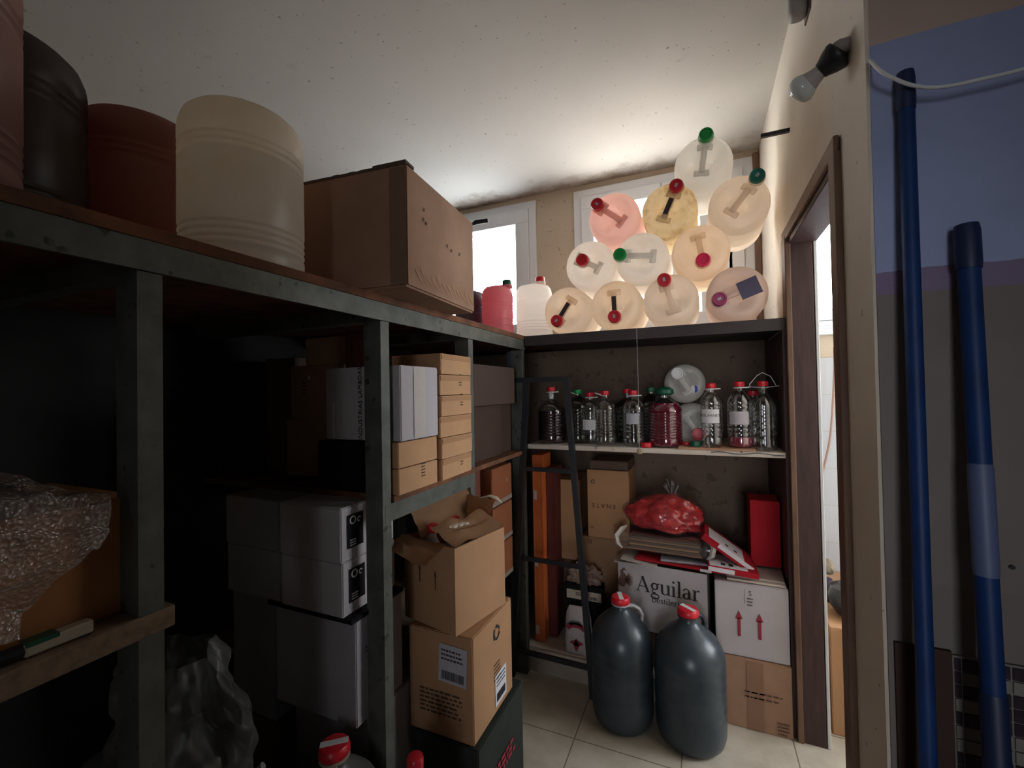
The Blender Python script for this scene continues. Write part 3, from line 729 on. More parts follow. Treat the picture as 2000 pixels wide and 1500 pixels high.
wine_box('plain white box standing left of the upper labelled box', -1.265, 1.018, .9405, card('shaded_white', (.40, .38, .39)), False)
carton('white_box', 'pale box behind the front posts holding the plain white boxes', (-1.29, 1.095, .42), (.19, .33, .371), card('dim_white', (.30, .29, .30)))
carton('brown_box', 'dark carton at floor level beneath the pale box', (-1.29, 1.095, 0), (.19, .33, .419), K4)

# ------------------------------------------------------------ nearest plank: box, bubble wrap, brush
carton('cardboard_box', 'orange-brown cardboard box on the near plank under bubble wrap', (-1.02, .25, 1.054), (.30, .36, .183), card('amber_cardboard', (.50, .22, .09)))
def cloth(name, label, cat, f, nu, nv, m, parent=None, thick=0):
    bm = bmesh.new(); g = [[bm.verts.new(f(i/nu, j/nv)) for j in range(nv+1)] for i in range(nu+1)]
    for i in range(nu):
        for j in range(nv): bm.faces.new((g[i][j], g[i+1][j], g[i+1][j+1], g[i][j+1]))
    if thick: bmesh.ops.solidify(bm, geom=bm.faces[:], thickness=thick)
    o = obj(name, bm, m, parent, True)
    if label: tag(o, label, cat)
    return o
bub = clear_plastic('bubble_wrap_film', (.90, .86, .84), .24, .16, .20, 170)
def fw(u, v):
    # over the box top, folded down in front of it towards the camera
    y = -.28+.62*u+.04*math.sin(v*5)
    s = v*.62
    if s < .22: x, z = -1.19+s*1.4, 1.262+.05*math.sin(u*3.4)*(1-s)
    elif s < .30:
        a = (s-.22)/.08*math.pi/2; x = -.88+.05*math.sin(a); z = 1.262+.05*math.sin(u*3.4)*.8-.05*(1-math.cos(a))
    else: q = s-.30; x = -.83+.02*math.sin(u*9)+.015*math.sin(q*20); z = 1.212+.04*math.sin(u*3.4)-q*.48*(1-.25*u)
    n_ = noise.fractal(Vector((u*5, v*5, 2)), .8, 2.1, 4)*.024
    y += (-.10*max(0, s-.3)*u)
    return Vector((x+n_*.7, y, max(1.061, z+n_)))
cloth('bubble_wrap', 'crumpled clear bubble wrap draped over the orange-brown box', 'packaging', fw, 90, 90, bub)
br = thing('paint_brush', 'pale brush with a dark handle and green stripe lying on the near plank', 'brush', (-.842, .283, 1.0645), R(90))
bm = bmesh.new(); box(bm, -.005, .068, -.010, .010, -.009, .009, bev=.003); obj('shaft', bm, mat('pale_bristle', (.45, .40, .30), .6), br)
bm = bmesh.new(); box(bm, -.004, .030, -.011, .011, .004, .0105, bev=.001); obj('stripe', bm, dgreen, br)
bm = bmesh.new(); tube(bm, [(-.17, 0, 0), (-.12, 0, 0), (-.05, 0, 0), (-.004, 0, 0)], [.008, .0095, .0095, .0095], 10); obj('handle', bm, blackplastic, br)
# grey plastic sack hanging in the dark under the plank
sack = clear_plastic('grey_plastic_film', (.6, .6, .6), .07, .4, .07)
def fs(u, v):
    a = u*2*math.pi; z = .62+.40*v; r = .155*(1-.9*abs(v-.35)**1.4)*(1+.45*noise.fractal(Vector((math.cos(a)*1.3, math.sin(a)*1.3, v*2.6)), .9, 2.1, 3))
    return Vector((-1.08+r*math.cos(a)*1.1, .60+r*math.sin(a)*.8, z-.18))
cloth('plastic_sack', 'crumpled grey plastic sack in the dark under the rack', 'sack', fs, 96, 70, sack)
carton('dark_box', 'dark carton on the floor beneath the plastic sack', (-1.10, .585, 0), (.32, .24, .43), K4)

# ------------------------------------------------------------ stack of boxes in front of the rack
sz = (.27, .29, .347)
o = carton('green_box', 'dark green box with red lettering under the cardboard stack', (-.735, 1.312, 0), (.225, .34, .347), DG)
decal(o, '+x', (.225, .34, .347), .0, .2, lambda bm, T: lines(3, .20, .012, .018, 12)(bm, T), redink, 'lettering')
sz = (.23, .285, .318)
o = carton('cardboard_box', 'brown cardboard box with white labels in the middle of the stack', (-.755, 1.292, .3475), sz, K1, warp=.002)
decal(o, '+x', sz, .02, .255, recycle(.020), ink, 'recycling_mark')
decal(o, '+x', sz, .02, .155, lines(5, .05, .004, .012, 8), brownink, 'print')
lb = decal(o, '+x', sz, .045, .07, rect(.085, .10), paper, 'label', label='white shipping label')
decal(o, '+x', sz, .045, .045, lambda bm, T: barcode(.066, .026)(bm, T @ Matrix.Translation((0, 0, .0008))), ink, 'barcode')
decal(o, '+x', sz, .045, .105, lambda bm, T: lines(3, .066, .004, .012, 18)(bm, T @ Matrix.Translation((0, 0, .0008))), ink, 'label_text')
decal(o, '-y', sz, .045, .225, rect(.098, .115), mat('shaded_paper', (.45, .43, .46), .8), 'label', rot=R(-3))  # white label paper darkened for the shaded side of the box
decal(o, '-y', sz, .045, .190, lambda bm, T: barcode(.078, .026)(bm, T @ Matrix.Translation((0, 0, .0008))), ink, 'barcode', rot=R(-3))
decal(o, '-y', sz, .045, .262, lambda bm, T: lines(3, .078, .005, .013, 28)(bm, T @ Matrix.Translation((0, 0, .0008))), ink, 'label_text', rot=R(-3))
decal(o, '-y', sz, .0, .13, lines(6, .15, .005, .013, 38), mat('faint_print', (.08, .045, .03), .8), 'print')
# open box on top of the stack
oz = .6665
ob = thing('open_box', 'torn open cardboard box on top of the stack with red-capped bottles inside', 'box', (-.775, 1.285, oz), R(-12))
ow, od, oh = .225, .25, .262
bm = bmesh.new(); t_ = .005
box(bm, -ow/2, ow/2, -od/2, od/2, 0, t_)
box(bm, ow/2-t_, ow/2, -od/2, od/2, t_, oh); box(bm, -ow/2, -ow/2+t_, -od/2, od/2, t_, oh)
box(bm, -ow/2+t_, ow/2-t_, -od/2, -od/2+t_, t_, oh); box(bm, -ow/2+t_, ow/2-t_, od/2-t_, od/2, t_, oh)
obj('body', bm, K1, ob)
def flap(name, f, lab=None, m=K1): 
    bm = bmesh.new(); g = [[bm.verts.new(f(i/12, j/8)) for j in range(9)] for i in range(13)]
    for i in range(12):
        for j in range(8): bm.faces.new((g[i][j], g[i+1][j], g[i+1][j+1], g[i][j+1]))
    bmesh.ops.solidify(bm, geom=bm.faces[:], thickness=.004); obj(name, bm, m, ob, True, lab)
wob = lambda u, v, k: .006*noise.noise(Vector((u*4, v*4, k)))
flap('flap', lambda u, v: Vector((ow/2-.0-v*.105, -od/2+u*od, oh+.004+v*.042+wob(u, v, 1)*2+.006*math.sin(u*7))))          # right flap folded inward
flap('flap', lambda u, v: Vector((-ow/2+.06-v*.05, -od/2+.02+u*(od+.04), oh+.0+v*(.075+.035*u)+wob(u, v, 2)*2)))                 # rear-left flap standing
flap('flap', lambda u, v: Vector((-ow/2+u*ow*.86, -od/2-v*.085, oh+.004-.030*v*v+.01*math.sin(u*6)*v+wob(u, v, 3)*2)))           # front flap out
flap('flap', lambda u, v: Vector((-ow/2+.02+u*ow*.6, od/2-.004+v*.045, oh+v*.078+wob(u, v, 4)*2)))                             # back flap up
bm = bmesh.new(); 
for k in range(9):
    a = k/8; p = Vector((.03+.012*math.sin(k*2.1), -.06+.075*a, oh+.036-.006*a)); lathe(bm, [(.001, -.002), (.014, 0), (.010, .004), (.001, .005)], 8, Matrix.Translation(p))
obj('torn_paper', bm, card('torn_white', (.62, .52, .42)), ob, True, 'pale torn paper patch')
decal(ob, '-y', (ow, od, oh), -.04, .16, arrow_up(.06, .012), brownink, 'print'); decal(ob, '-y', (ow, od, oh), .03, .15, arrow_up(.06, .012), brownink, 'print')
bm = bmesh.new(); tube(bm, [(-.02, od/2+.03, oh+.078), (.02, od/2+.04, oh+.088), (.05, od/2+.042, oh+.083), (.075, od/2+.04, oh+.07)], [.003, .009, .010, .003], 6, .5); obj('torn_rim', bm, card('torn_white', (.62, .52, .42)), ob, True)
for k, (x, y, lb_) in enumerate(((-.845, 1.250, 'red-capped bottle at the front inside the open cardboard box'), (-.815, 1.345, 'red-capped bottle at the back inside the open cardboard box'))):
    b = thing('plastic_bottle', lb_, 'bottle', (x, y, oz+.006), group='bottles inside the open box')
    bm = bmesh.new(); lathe(bm, [(.036, 0), (.04, .01), (.04, .17), (.03, .21), (.016, .24), (.016, .262)], 20); obj('body', bm, whiteplastic, b, True)
    bm = bmesh.new(); lathe(bm, [(.019, .258), (.020, .262), (.019, .283), (.002, .285)], 20); obj('cap', bm, redplastic, b, True)

# ------------------------------------------------------------ floor items at the lower left
def demijohn(label, loc, rz, mb, body_m=None, rad=.128, hh=.50, neck_m=None, tape=True, group=None, tip=0):
    o = thing('water_jug', label, 'jug', loc, rz, group)
    bm = bmesh.new()
    p = [(rad*.1, .012), (rad*.6, .006), (rad*.82, .002), (rad*.93, .018), (rad*.985, .045), (rad, .08)]
    for z in (.12, .16, .20, .24, .28): p += [(rad, z*hh/.5), (rad*.985, (z+.010)*hh/.5), (rad, (z+.020)*hh/.5)]
    p += [(rad, hh*.62), (rad*.985, hh*.67), (rad*.93, hh*.72), (rad*.80, hh*.78), (rad*.60, hh*.83), (rad*.40, hh*.87), (rad*.28, hh*.90), (rad*.25, hh*.915), (rad*.25, hh*.945)]
    lathe(bm, p, 48); obj('body', bm, mb, o, True)
    bm = bmesh.new(); c = rad*.25
    for s in (1,):
        tube(bm, [(c, 0, hh*.925), (c+.022, 0, hh*.925), (c+.045, 0, hh*.90), (c+.058, 0, hh*.85), (c+.052, 0, hh*.795)], [.010, .010, .011, .011, .013], 8, .7)
    obj('handle', bm, neck_m or mb, o, True)
    bm = bmesh.new(); lathe(bm, [(c*1.05, hh*.935), (c*1.22, hh*.937), (c*1.22, hh*.947), (c*1.05, hh*.95)], 28); obj('neck_ring', bm, neck_m or mb, o, True)
    bm = bmesh.new(); lathe(bm, [(c*1.18, hh*.95), (c*1.24, hh*.955), (c*1.24, hh*.985), (c*1.1, hh*1.0), (c*.8, hh*1.004), (.002, hh*1.004)], 12); cp = obj('cap', bm, redplastic, o, True)
    if tape:
        bm = bmesh.new(); box(bm, -.0095, .0095, -.034, .034, hh*1.0035, hh*1.0055, bev=.0); obj('tape_strip', bm, whiteplastic, cp)
    return o
jugm = mat('smoky_blue_plastic', (.022, .034, .046), .32, (.045, .06, .072), 5, bmp=.05, spec=.5)
demijohn('dark blue-grey water jug with red cap standing by the black ladder', (-.338, 1.905, 0), R(20), jugm, rad=.127, hh=.515, neck_m=mat('pale_neck', (.42, .40, .42), .4), group='dark jugs on the floor')
demijohn('dark blue-grey water jug with red cap in front of the white boxes', (-.070, 1.905, 0), R(50), jugm, rad=.134, hh=.512, group='dark jugs on the floor')
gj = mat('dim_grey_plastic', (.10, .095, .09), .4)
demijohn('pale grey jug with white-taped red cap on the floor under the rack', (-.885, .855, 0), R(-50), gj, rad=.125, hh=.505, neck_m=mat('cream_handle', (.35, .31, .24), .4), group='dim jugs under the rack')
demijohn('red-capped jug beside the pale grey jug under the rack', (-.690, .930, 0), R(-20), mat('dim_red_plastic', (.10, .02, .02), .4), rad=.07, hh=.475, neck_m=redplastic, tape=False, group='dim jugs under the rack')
b_ = thing('hose', 'pale curved hose end rising beside the dark carton under the rack', 'hose', (-1.0, .80, .0))
bm = bmesh.new(); tube(bm, [(-.06, -.10, 0), (-.065, -.10, .2), (-.06, -.09, .40), (-.045, -.075, .455), (-.01, -.05, .49)], .009, 8); obj('tube', bm, mat('pale_hose', (.25, .24, .22), .5), b_, True)

# ------------------------------------------------------------ black ladder-like stand
ld = thing('metal_ladder', 'black metal ladder leaning in the corner in front of the shelves', 'ladder')
A0, A1 = Vector((-.885, 1.985, .0)), Vector((-.790, 2.012, 1.452)); B0, B1 = Vector((-.482, 1.975, 0)), Vector((-.590, 2.012, 1.452))
def bar(bm, a, b, w_=.013, d_=.013):
    a, b = Vector(a), Vector(b); z = (b-a).normalized(); x = Vector((0, -1, 0)).cross(z).normalized(); y = z.cross(x)
    T = Matrix((x, y, z)).transposed().to_4x4(); T.translation = a; box(bm, -w_, w_, -d_, d_, 0, (b-a).length, T)
bm = bmesh.new(); bar(bm, A0, A1); obj('rail', bm, blacksteel, ld)
bm = bmesh.new(); bar(bm, B0, B1); obj('rail', bm, blacksteel, ld)
def lr(t, s): return (A0.lerp(A1, t)) if s == 0 else (B0.lerp(B1, t))
bm = bmesh.new(); bar(bm, A1+Vector((-.115, 0, 0)), B1+Vector((.014, 0, 0)), .012, .012); obj('top_bar', bm, blacksteel, ld)
for t in (.09, .40, .70):
    bm = bmesh.new(); bar(bm, lr(t, 0), lr(t, 1), .010, .008); obj('rung', bm, blacksteel, ld)

# ------------------------------------------------------------ bottom of the back shelving
def at(name, lb, p0, p1, y, d, mt, **k):
    """box whose front face spans two corners at depth y"""
    (x0, z0), (x1, z1) = p0, p1; sz = (x1-x0, d, z1-z0)
    return carton(name, lb, ((x0+x1)/2, y+d/2, z0), sz, mt, **k), sz
o, sz = at('cardboard_box', 'old brown cardboard box on the floor beside the door frame', (.045, 0), (.302, .283), 2.035, .33, K5, warp=.004)
decal(o, '-y', sz, .03, .15, lines(2, .14, .006, .02, 5), brownink, 'print'); decal(o, '-y', sz, .095, .05, lines(4, .04, .007, .014, 6), brownink, 'print'); decal(o, '-y', sz, -.0, .14, rect(.06, .275), card('darker_tape', (.30, .17, .11)), 'tape')
o, sz = at('white_box', 'white cardboard box with two red arrows beside the door frame', (.032, .2845), (.300, .585), 2.045, .30, WB)
decal(o, '-y', sz, -.045, .135, arrow_up(.105, .028), redink, 'arrow'); decal(o, '-y', sz, .030, .135, arrow_up(.105, .028), redink, 'arrow')
decal(o, '-y', sz, -.002, .252, lambda bm, T: (stroke(bm, [(-.02, .028, .001), (-.02, -.03, .001)], T), text_bm(bm, 'S', .028, T @ Matrix.Translation((0, .012, 0))), lines(3, .022, .005, .013, 5)(bm, T @ Matrix.Translation((.0, -.012, 0)))), brownink, 'print')
o, sz = at('dark_box', 'dark carton on the shelf base under the printed white box', (-.37, .1255), (-.01, .29), 2.10, .3, K4)
# Aguilar box (open, torn flaps)
ax0, ax1, az0, az1 = -.385, .018, .291, .597
ag = thing('white_box', 'open white spirits box with large black lettering behind the dark jugs', 'box', ((ax0+ax1)/2, 2.085+.07, az0), R(-4))
aw, ad, ah = .385, .14, .30
bm = bmesh.new(); box(bm, -aw/2, aw/2, -ad/2, ad/2, 0, .005)
for q in ((-aw/2, aw/2, -ad/2, -ad/2+.005), (-aw/2, aw/2, ad/2-.005, ad/2), (-aw/2, -aw/2+.005, -ad/2+.005, ad/2-.005), (aw/2-.005, aw/2, -ad/2+.005, ad/2-.005)): box(bm, *q, .005, ah)
obj('body', bm, WB, ag)
bm = bmesh.new(); T_ = Matrix.Rotation(R(-2), 4, 'Y'); box(bm, -aw/2-.004, -aw/2+.12, -ad/2-.01, ad/2, ah+.001, ah+.006, T_); box(bm, -aw/2-.01, -aw/2+.15, -ad/2-.02, -ad/2+.13, ah-.001, ah+.003, Matrix.Rotation(R(5), 4, 'Y')); obj('flap', bm, card('kraft_white_flap', (.52, .46, .42)), ag)
def word_ag(bm, T): serif_word(bm, 'Aguilar', .046, T)
def word_de(bm, T): serif_word(bm, 'Destilerias', .0185, T)
decal(ag, '-y', (aw, ad, ah), -.108, .178, word_ag, ink, 'lettering'); decal(ag, '-y', (aw, ad, ah), -.042, .136, word_de, ink, 'small_lettering')
def bird(bm, T):
    for k in range(9): stroke(bm, [(-.01, 0, .012), (.028*math.cos(R(-60+k*16)), .035*math.sin(R(-60+k*16))+.004, .002)], T)
    stroke(bm, [(-.03, -.03, .03), (-.02, .0, .04), (-.018, .02, .028), (-.026, .04, .014), (-.014, .052, .012), (-.004, .046, .004)], T)
decal(ag, '-y', (aw, ad, ah), -.150, .215, bird, card('brown_emblem', (.20, .12, .09)), 'emblem')
# ENATE box and neighbours
o, sz = at('cardboard_box', 'kraft box with upside-down ENATE lettering behind the ladder', (-.555, .640), (-.345, .985), 2.24, .26, K1)
decal(o, '-y', sz, -.022, .165, txt('ENATE', .031, 1.45), brownink, 'lettering', rot=R(180)); decal(o, '-y', sz, -.075, .285, recycle(.009), ink, 'recycling_mark'); decal(o, '-y', sz, -.085, .05, txt('60', .02), brownink, 'print', rot=R(180))
o, sz = at('cardboard_box', 'brown box supporting the box with upside-down lettering', (-.60, .36), (-.345, .639), 2.24, .28, K3)
decal(o, '-y', sz, -.075, .255, recycle(.009), ink, 'recycling_mark')
at('dark_box', 'dark carton at the shelf base behind the first dark jug', (-.60, .1255), (-.39, .359), 2.22, .3, K4)
at('dark_box', 'thin dark carton lying flat on the ENATE box', (-.545, .986), (-.35, 1.03), 2.26, .24, K4)
at('cardboard_box', 'kraft box half hidden between the orange roll and the ENATE box', (-.745, .50), (-.604, .92), 2.26, .25, K1)
at('cardboard_box', 'dark brown box beneath the half hidden kraft box', (-.745, .1255), (-.604, .499), 2.30, .22, K4)
o, sz = at('orange_box', 'tall narrow orange carton with white stickers behind the ladder', (-.805, .127), (-.752, 1.07), 2.10, .14, OR)
for zz in (.86, .52, .18): decal(o, '-y', sz, -.012, zz-.12, rect(.018, .045), mat('pale_sticker', (.5, .42, .42), .7), 'sticker')
o, sz = at('maroon_box', 'tall dark maroon carton beside the tall orange carton', (-.750, .1275), (-.705, 1.0), 2.16, .13, MR)
# black crate with label, sugar-like bag, fabric heap
o, sz = at('black_crate', 'black crate with a white barcode label behind the ladder', (-.665, .1255), (-.47, .42), 2.155, .06, BK)
bm = bmesh.new(); box(bm, -.082, .092, -.0345, -.0310, .225, .268); lb = obj('label', bm, mat('cream_label', (.55, .48, .40), .7), o)
decal(o, '-y', (sz[0], sz[1]+.010, sz[2]), .0, .255, lines(2, .07, .004, .010, 3), ink, 'label_text'); decal(o, '-y', (sz[0], sz[1]+.010, sz[2]), .055, .240, barcode(.03, .014), ink, 'barcode')
def fbag(u, v):
    a = u*2*math.pi; z = .215*v; sq = (abs(math.cos(a))**4+abs(math.sin(a))**4)**-.25
    r = (.062*(1-.28*v**6))*(1+.06*noise.noise(Vector((math.cos(a)*3, math.sin(a)*3, v*6))))
    return Vector((r*sq*math.cos(a), r*.62*sq*math.sin(a)*(1-.8*v**5), z))
pb = thing('paper_bag', 'white paper bag with red printed badge in front of the black crate', 'bag', (-.578, 2.098, .1255))
bagm = mat('red_white_bag', (.48, .42, .42), .6, (.40, .34, .34), 12, bmp=.4, bscale=20)
bm = bmesh.new(); g = [[bm.verts.new(fbag(i/32, j/16)) for j in range(17)] for i in range(32)]
for i in range(32):
    for j in range(16): bm.faces.new((g[i][j], g[(i+1)%32][j], g[(i+1)%32][j+1], g[i][j+1]))
bm.faces.new([g[i][0] for i in range(32)]); bm.faces.new([g[i][16] for i in range(32)]); obj('body', bm, bagm, pb, True)
def badge(bm, T):
    stroke(bm, arc(0, .095, .045, .03, 20, 160, .022, .022), T)
    stroke(bm, [(-.03, .04, .002), (0, .04, .03), (.035, .04, .002)], T); stroke(bm, [(0, .06, .002), (0, .03, .03), (0, .0, .002)], T)
for c_, f_ in ((redink, badge), (ink, lambda bm, T: stroke(bm, arc(0, .115, .035, .02, 30, 150, .012, .012), T))):
    bm = bmesh.new(); f_(bm, Matrix.Translation((0, -.0455, .02)) @ Matrix.Rotation(R(90), 4, 'X')); obj('print', bm, c_, pb)
def lump(name, c, r3, seed, amp=.25, fr=2.2, m=None, parent=None, sub=4, smooth=True):
    bm = bmesh.new(); bmesh.ops.create_icosphere(bm, subdivisions=sub, radius=1)
    for v in bm.verts:
        d = v.co.normalized(); k = 1+amp*noise.fractal(d*fr+Vector((seed, 0, 0)), .8, 2.2, 4)
        v.co = Vector((d.x*r3[0]*k, d.y*r3[1]*k, max(-r3[2]*.62, d.z*r3[2]*k)))
    return obj(name, bm, m, parent, smooth, loc=c)
o = lump('cloth_heap', (-.565, 2.185, .48), (.075, .032, .055), 3, .5, 3, mat('stained_rag', (.38, .29, .23), .9, (.18, .11, .09), 14)); o.location.z = .42+.055*.62+.001
tag(o, 'crumpled pale rag heaped on the black crate', 'rag')

# flattened cartons wrapped in plastic, red bag, folders
SH = .6035
fc = thing('flattened_cartons', 'bundle of flattened cartons wrapped in clear plastic under the red bag', 'bundle', (-.172, 2.235, SH+.035), R(-3))
for k in range(6):
    bm = bmesh.new(); w_ = .33-.012*(k % 3)
    box(bm, -w_/2+.01*(k % 2), w_/2, -.12, .12, .006+k*.0105, .0155+k*.0105, bev=.002); obj('carton', bm, (K3, K4, K1, K4, K3, K4)[k], fc)
def fsh(u, v):
    a = u*2*math.pi; c, s = math.cos(a), math.sin(a); q = (abs(c)**5+abs(s)**5)**-.2
    return Vector(((v-.5)*.42, -.0+.132*q*c*(1+.03*noise.noise(Vector((a, v*5, 1)))), .037+.04*q*s*(1+.12*noise.noise(Vector((c*2, s*2, v*6))))))
bm = bmesh.new(); g = [[bm.verts.new(fsh(i/32, j/16)) for j in range(17)] for i in range(32)]
for i in range(32):
    for j in range(16): bm.faces.new((g[i][j], g[(i+1)%32][j], g[(i+1)%32][j+1], g[i][j+1]))
obj('plastic_wrap', bm, clear_plastic('wrap_film', (.9, .9, .9), .16, .12, .05), fc, True)
cr = clear_plastic('white_film', (.8, .78, .76), .1, .3, .55)
for s, nm in ((-1, 'wrap_end'), (1, 'wrap_end')):
    bm = bmesh.new(); tube(bm, [(s*.185, -.125, -.002+.01), (s*.205, -.13, .03), (s*(.20+.012), -.12, .062), (s*.19, -.10, .09), (s*.17, -.08, .10 if s < 0 else .085)], [.008, .020, .024, .018, .005], 8, .6); obj(nm, bm, mat('crumpled_white_film', (.55, .50, .45), .5, (.42, .38, .34), 30, bmp=.5), fc, True)
# flat red/silver packets below the bundle
for k, (x, y, z, w_, mt, lb_, rz) in enumerate(((-.11, 2.20, SH+.001, .36, RD, 'flat red packet in clear wrap lying on the white box', -6), (-.045, 2.215, SH+.013, .30, mat('silver_film', (.35, .33, .36), .25, (.22, .2, .23), 15), 'flat silvery packet lying on the flat red packet', 3))):
    o = thing('flat_packet', lb_, 'packet', (x, y, z), R(rz)); bm = bmesh.new(); box(bm, -w_/2, w_/2, -.12, .10, 0, .010, bev=.003); obj('packet', bm, mt, o)
    if k == 0: bxo('label', paper, o, .10, .145, -.1215, -.1195, -.002, .010)
# red things in plastic bag
rb = thing('plastic_bag', 'knotted clear bag full of red netting on the flattened cartons', 'bag', (-.175, 2.245, SH+.115+.0))
lump('red_contents', (0, 0, .068), (.165, .11, .092), 11, .24, 1.5, mat('red_netting', (.75, .035, .035), .6, (.40, .014, .025), 26, bmp=1, bscale=40), rb, 5)
lump('bag_film', (0, 0, .072), (.178, .122, .105), 11, .22, 1.5, clear_plastic('bag_film', (.95, .92, .95), .13, .15, .012), rb, 5)
bm = bmesh.new(); prev = None
for k in range(7):
    a = k/7*2*math.pi; tube(bm, [(.03+.006*math.cos(a), .0+.006*math.sin(a), .135), (.035+.012*math.cos(a), .012*math.sin(a), .17), (.03+.035*math.cos(a+.4), .03*math.sin(a+.4), .21+.012*(k % 3))], [.018, .009, .014], 6, .3)
obj('knot', bm, clear_plastic('knot_film', (.85, .82, .88), .22, .2, .22), rb, True)
# red/white folders leaning
def slab(name, lb_, loc, rot, s3, mt, parts, cat='folder', group=None):
    o = thing(name, lb_, cat, loc, rot=rot, group=group); bm = bmesh.new(); box(bm, 0, s3[0], -s3[1]/2, s3[1]/2, 0, s3[2], bev=.0015); obj('cover', bm, mt, o)
    for nm, q, m2 in parts: bxo(nm, m2, o, *q)
    return o
WH = mat('white_card', (.66, .62, .66), .6)
slab('gift_box', 'flat red and white carton leaning diagonally against the red box', (.19, 2.16, SH+.035), (R(0), R(180+34), R(0)), (.23, .16, .03), RD,
     [('white_edge', (.005, .16, -.0815, -.0800, .001, .018), WH), ('white_panel', (.05, .21, -.0815, .05, -.0012, .0004), WH), ('window_mark', (.08, .095, -.05, -.03, -.002, -.001), ink), ('window_mark', (.12, .135, -.05, -.03, -.002, -.001), ink)], 'carton', 'flat red and white cartons')
slab('gift_box', 'folded red and white carton lying flat beneath the leaning one', (.005, 2.13, SH+.022), (0, R(4), R(2)), (.19, .2, .022), RD,
     [('white_edge', (.0, .10, -.1015, -.1, .002, .020), WH), ('white_panel', (.006, .15, -.09, .05, .0222, .0235), WH), ('window_mark', (.05, .068, -.07, -.045, .0235, .0242), ink), ('window_mark', (.08, .098, -.07, -.045, .0235, .0242), ink)], 'carton', 'flat red and white cartons')
o, sz = at('red_box', 'plain upright red box beside the shelf side panel', (.185, SH+.012), (.298, .90), 2.19, .14, RD, bev=.002)
for k, (mt, lb_) in enumerate(((palewood, 'lower pale board lying on the white box with arrows'), (card('pale_board', (.52, .45, .40)), 'upper pale board lying on the white box with arrows'))):
    o = thing('pale_board', lb_, 'board', (.185, 2.19, .5865+k*.0085), R(-2-k)); bxo('board', mt, o, -.10, .113, -.13+.02*k, .10, 0, .008)
for k in range(1):
    o = thing('flat_packet', 'dark red wrapped packet under the red box', 'packet', (.13, 2.19, .604)); bxo('packet', mat('dark_red_film', (.16, .02, .04), .3, (.3, .05, .08), 20), o, -.09, .05, -.12, .08, 0, .010)

# ------------------------------------------------------------ bottles on the middle shelf
SB = 1.1305
pet = clear_plastic('clear_bottle_plastic', (.93, .95, .96), .24, .05)
petd = clear_plastic('dull_bottle_plastic', (.62, .66, .64), .17, .1)
def liq(name, c): return mat(name, c, .12, spec=.6)
def bottle(lb_, x, y, r, h, m=pet, capm=redplastic, ribs=9, liquid=None, level=0, label=None, handle='flat', z=SB, grp='plastic bottles on the middle shelf', neck=.017, shoulder=.66, tilt=0):
    o = thing('plastic_bottle', lb_, 'bottle', (x, y, z), group=grp, rz=R(tilt))
    p = [(r*.5, .008), (r*.85, .0), (r*.97, .008), (r, .022)]
    zs = h*shoulder; n_ = ribs; z0 = .03; st = (zs-z0)/max(n_, 1)
    for i in range(n_):
        z_ = z0+i*st; p += [(r, z_+st*.1), (r, z_+st*.55), (r*.955, z_+st*.78)]
    p += [(r, zs), (r*.96, zs+h*.05), (r*.82, zs+h*.11), (r*.6, zs+h*.165), (r*.38, zs+h*.20), (neck, zs+h*.225), (neck, h-.018)]
    bm = bmesh.new(); lathe(bm, p, 32, capt=False); obj('body', bm, m, o, True)
    if liquid:
        q = [(a*.965, max(b, .004)) for a, b in p if b < level]
        q[0] = (.002, .006)
        rl = q[-1][0]; q += [(rl, level), (.002, level)]
        bm = bmesh.new(); lathe(bm, q, 28); obj('liquid', bm, liquid, o, True)
    bm = bmesh.new(); lathe(bm, [(neck+.003, h-.022), (neck+.0045, h-.018), (neck+.004, h-.002), (neck+.001, h), (.002, h)], 20); obj('cap', bm, capm, o, True)
    bm = bmesh.new(); hz_ = h-.026
    if handle == 'flat': tube(bm, [(math.cos(a)*.030+.008, math.sin(a)*.017, hz_+.001*math.cos(a)) for a in [k/16*2*math.pi for k in range(16)]], .0028, 6, closed=True)
    elif handle == 'side': tube(bm, [(math.cos(a)*.026-.022, math.sin(a)*.016, hz_+.008-.30*(math.cos(a)*.026)) for a in [k/16*2*math.pi for k in range(16)]], .0028, 6, closed=True)
    elif handle == 'loop': tube(bm, [(-.045, 0, hz_), (-.05, 0, hz_+.012), (-.02, .0, hz_+.05), (.0, 0, hz_+.062), (.03, 0, hz_+.045), (.05, 0, hz_+.005)], .0016, 6); tube(bm, [(-.055, 0, hz_+.003), (0, -.02, hz_-.003), (.06, 0, hz_+.004)], .003, 6, .5)
    if handle: obj('handle', bm, whiteplastic, o, True)
    else: bm.free()
    if label:
        z0_, z1_, a0, a1, lm = label; bm = bmesh.new(); g = []
        for k in range(13):
            a = R(a0+(a1-a0)*k/12)
            g.append([bm.verts.new(((r+d_)*math.cos(a), (r+d_)*math.sin(a), z_)) for z_, d_ in ((z0_, .0008), (z1_, .0008), (z1_, .0016), (z0_, .0016))])
        for k in range(12):
            for q_ in range(4): bm.faces.new((g[k][q_], g[k+1][q_], g[k+1][(q_+1)%4], g[k][(q_+1)%4]))
        obj('label', bm, lm, o, True)
    return o
wine = liq('dark_wine', (.02, .004, .012)); wine2 = liq('red_wine', (.17, .008, .03)); wine3 = liq('pinkish_liquid', (.28, .03, .06)); oil = liq('olive_liquid', (.05, .055, .03))
Y1 = 2.125
bottle('large clear bottle half full of dark wine behind the ladder', -.712, 2.150, .070, .285, pet, redplastic, 9, wine, .165, handle='flat', shoulder=.56)
bottle('dull greenish bottle with green cap behind the ladder rail', -.583, 2.19, .060, .27, petd, greenplastic, 9, oil, .04, handle='side')
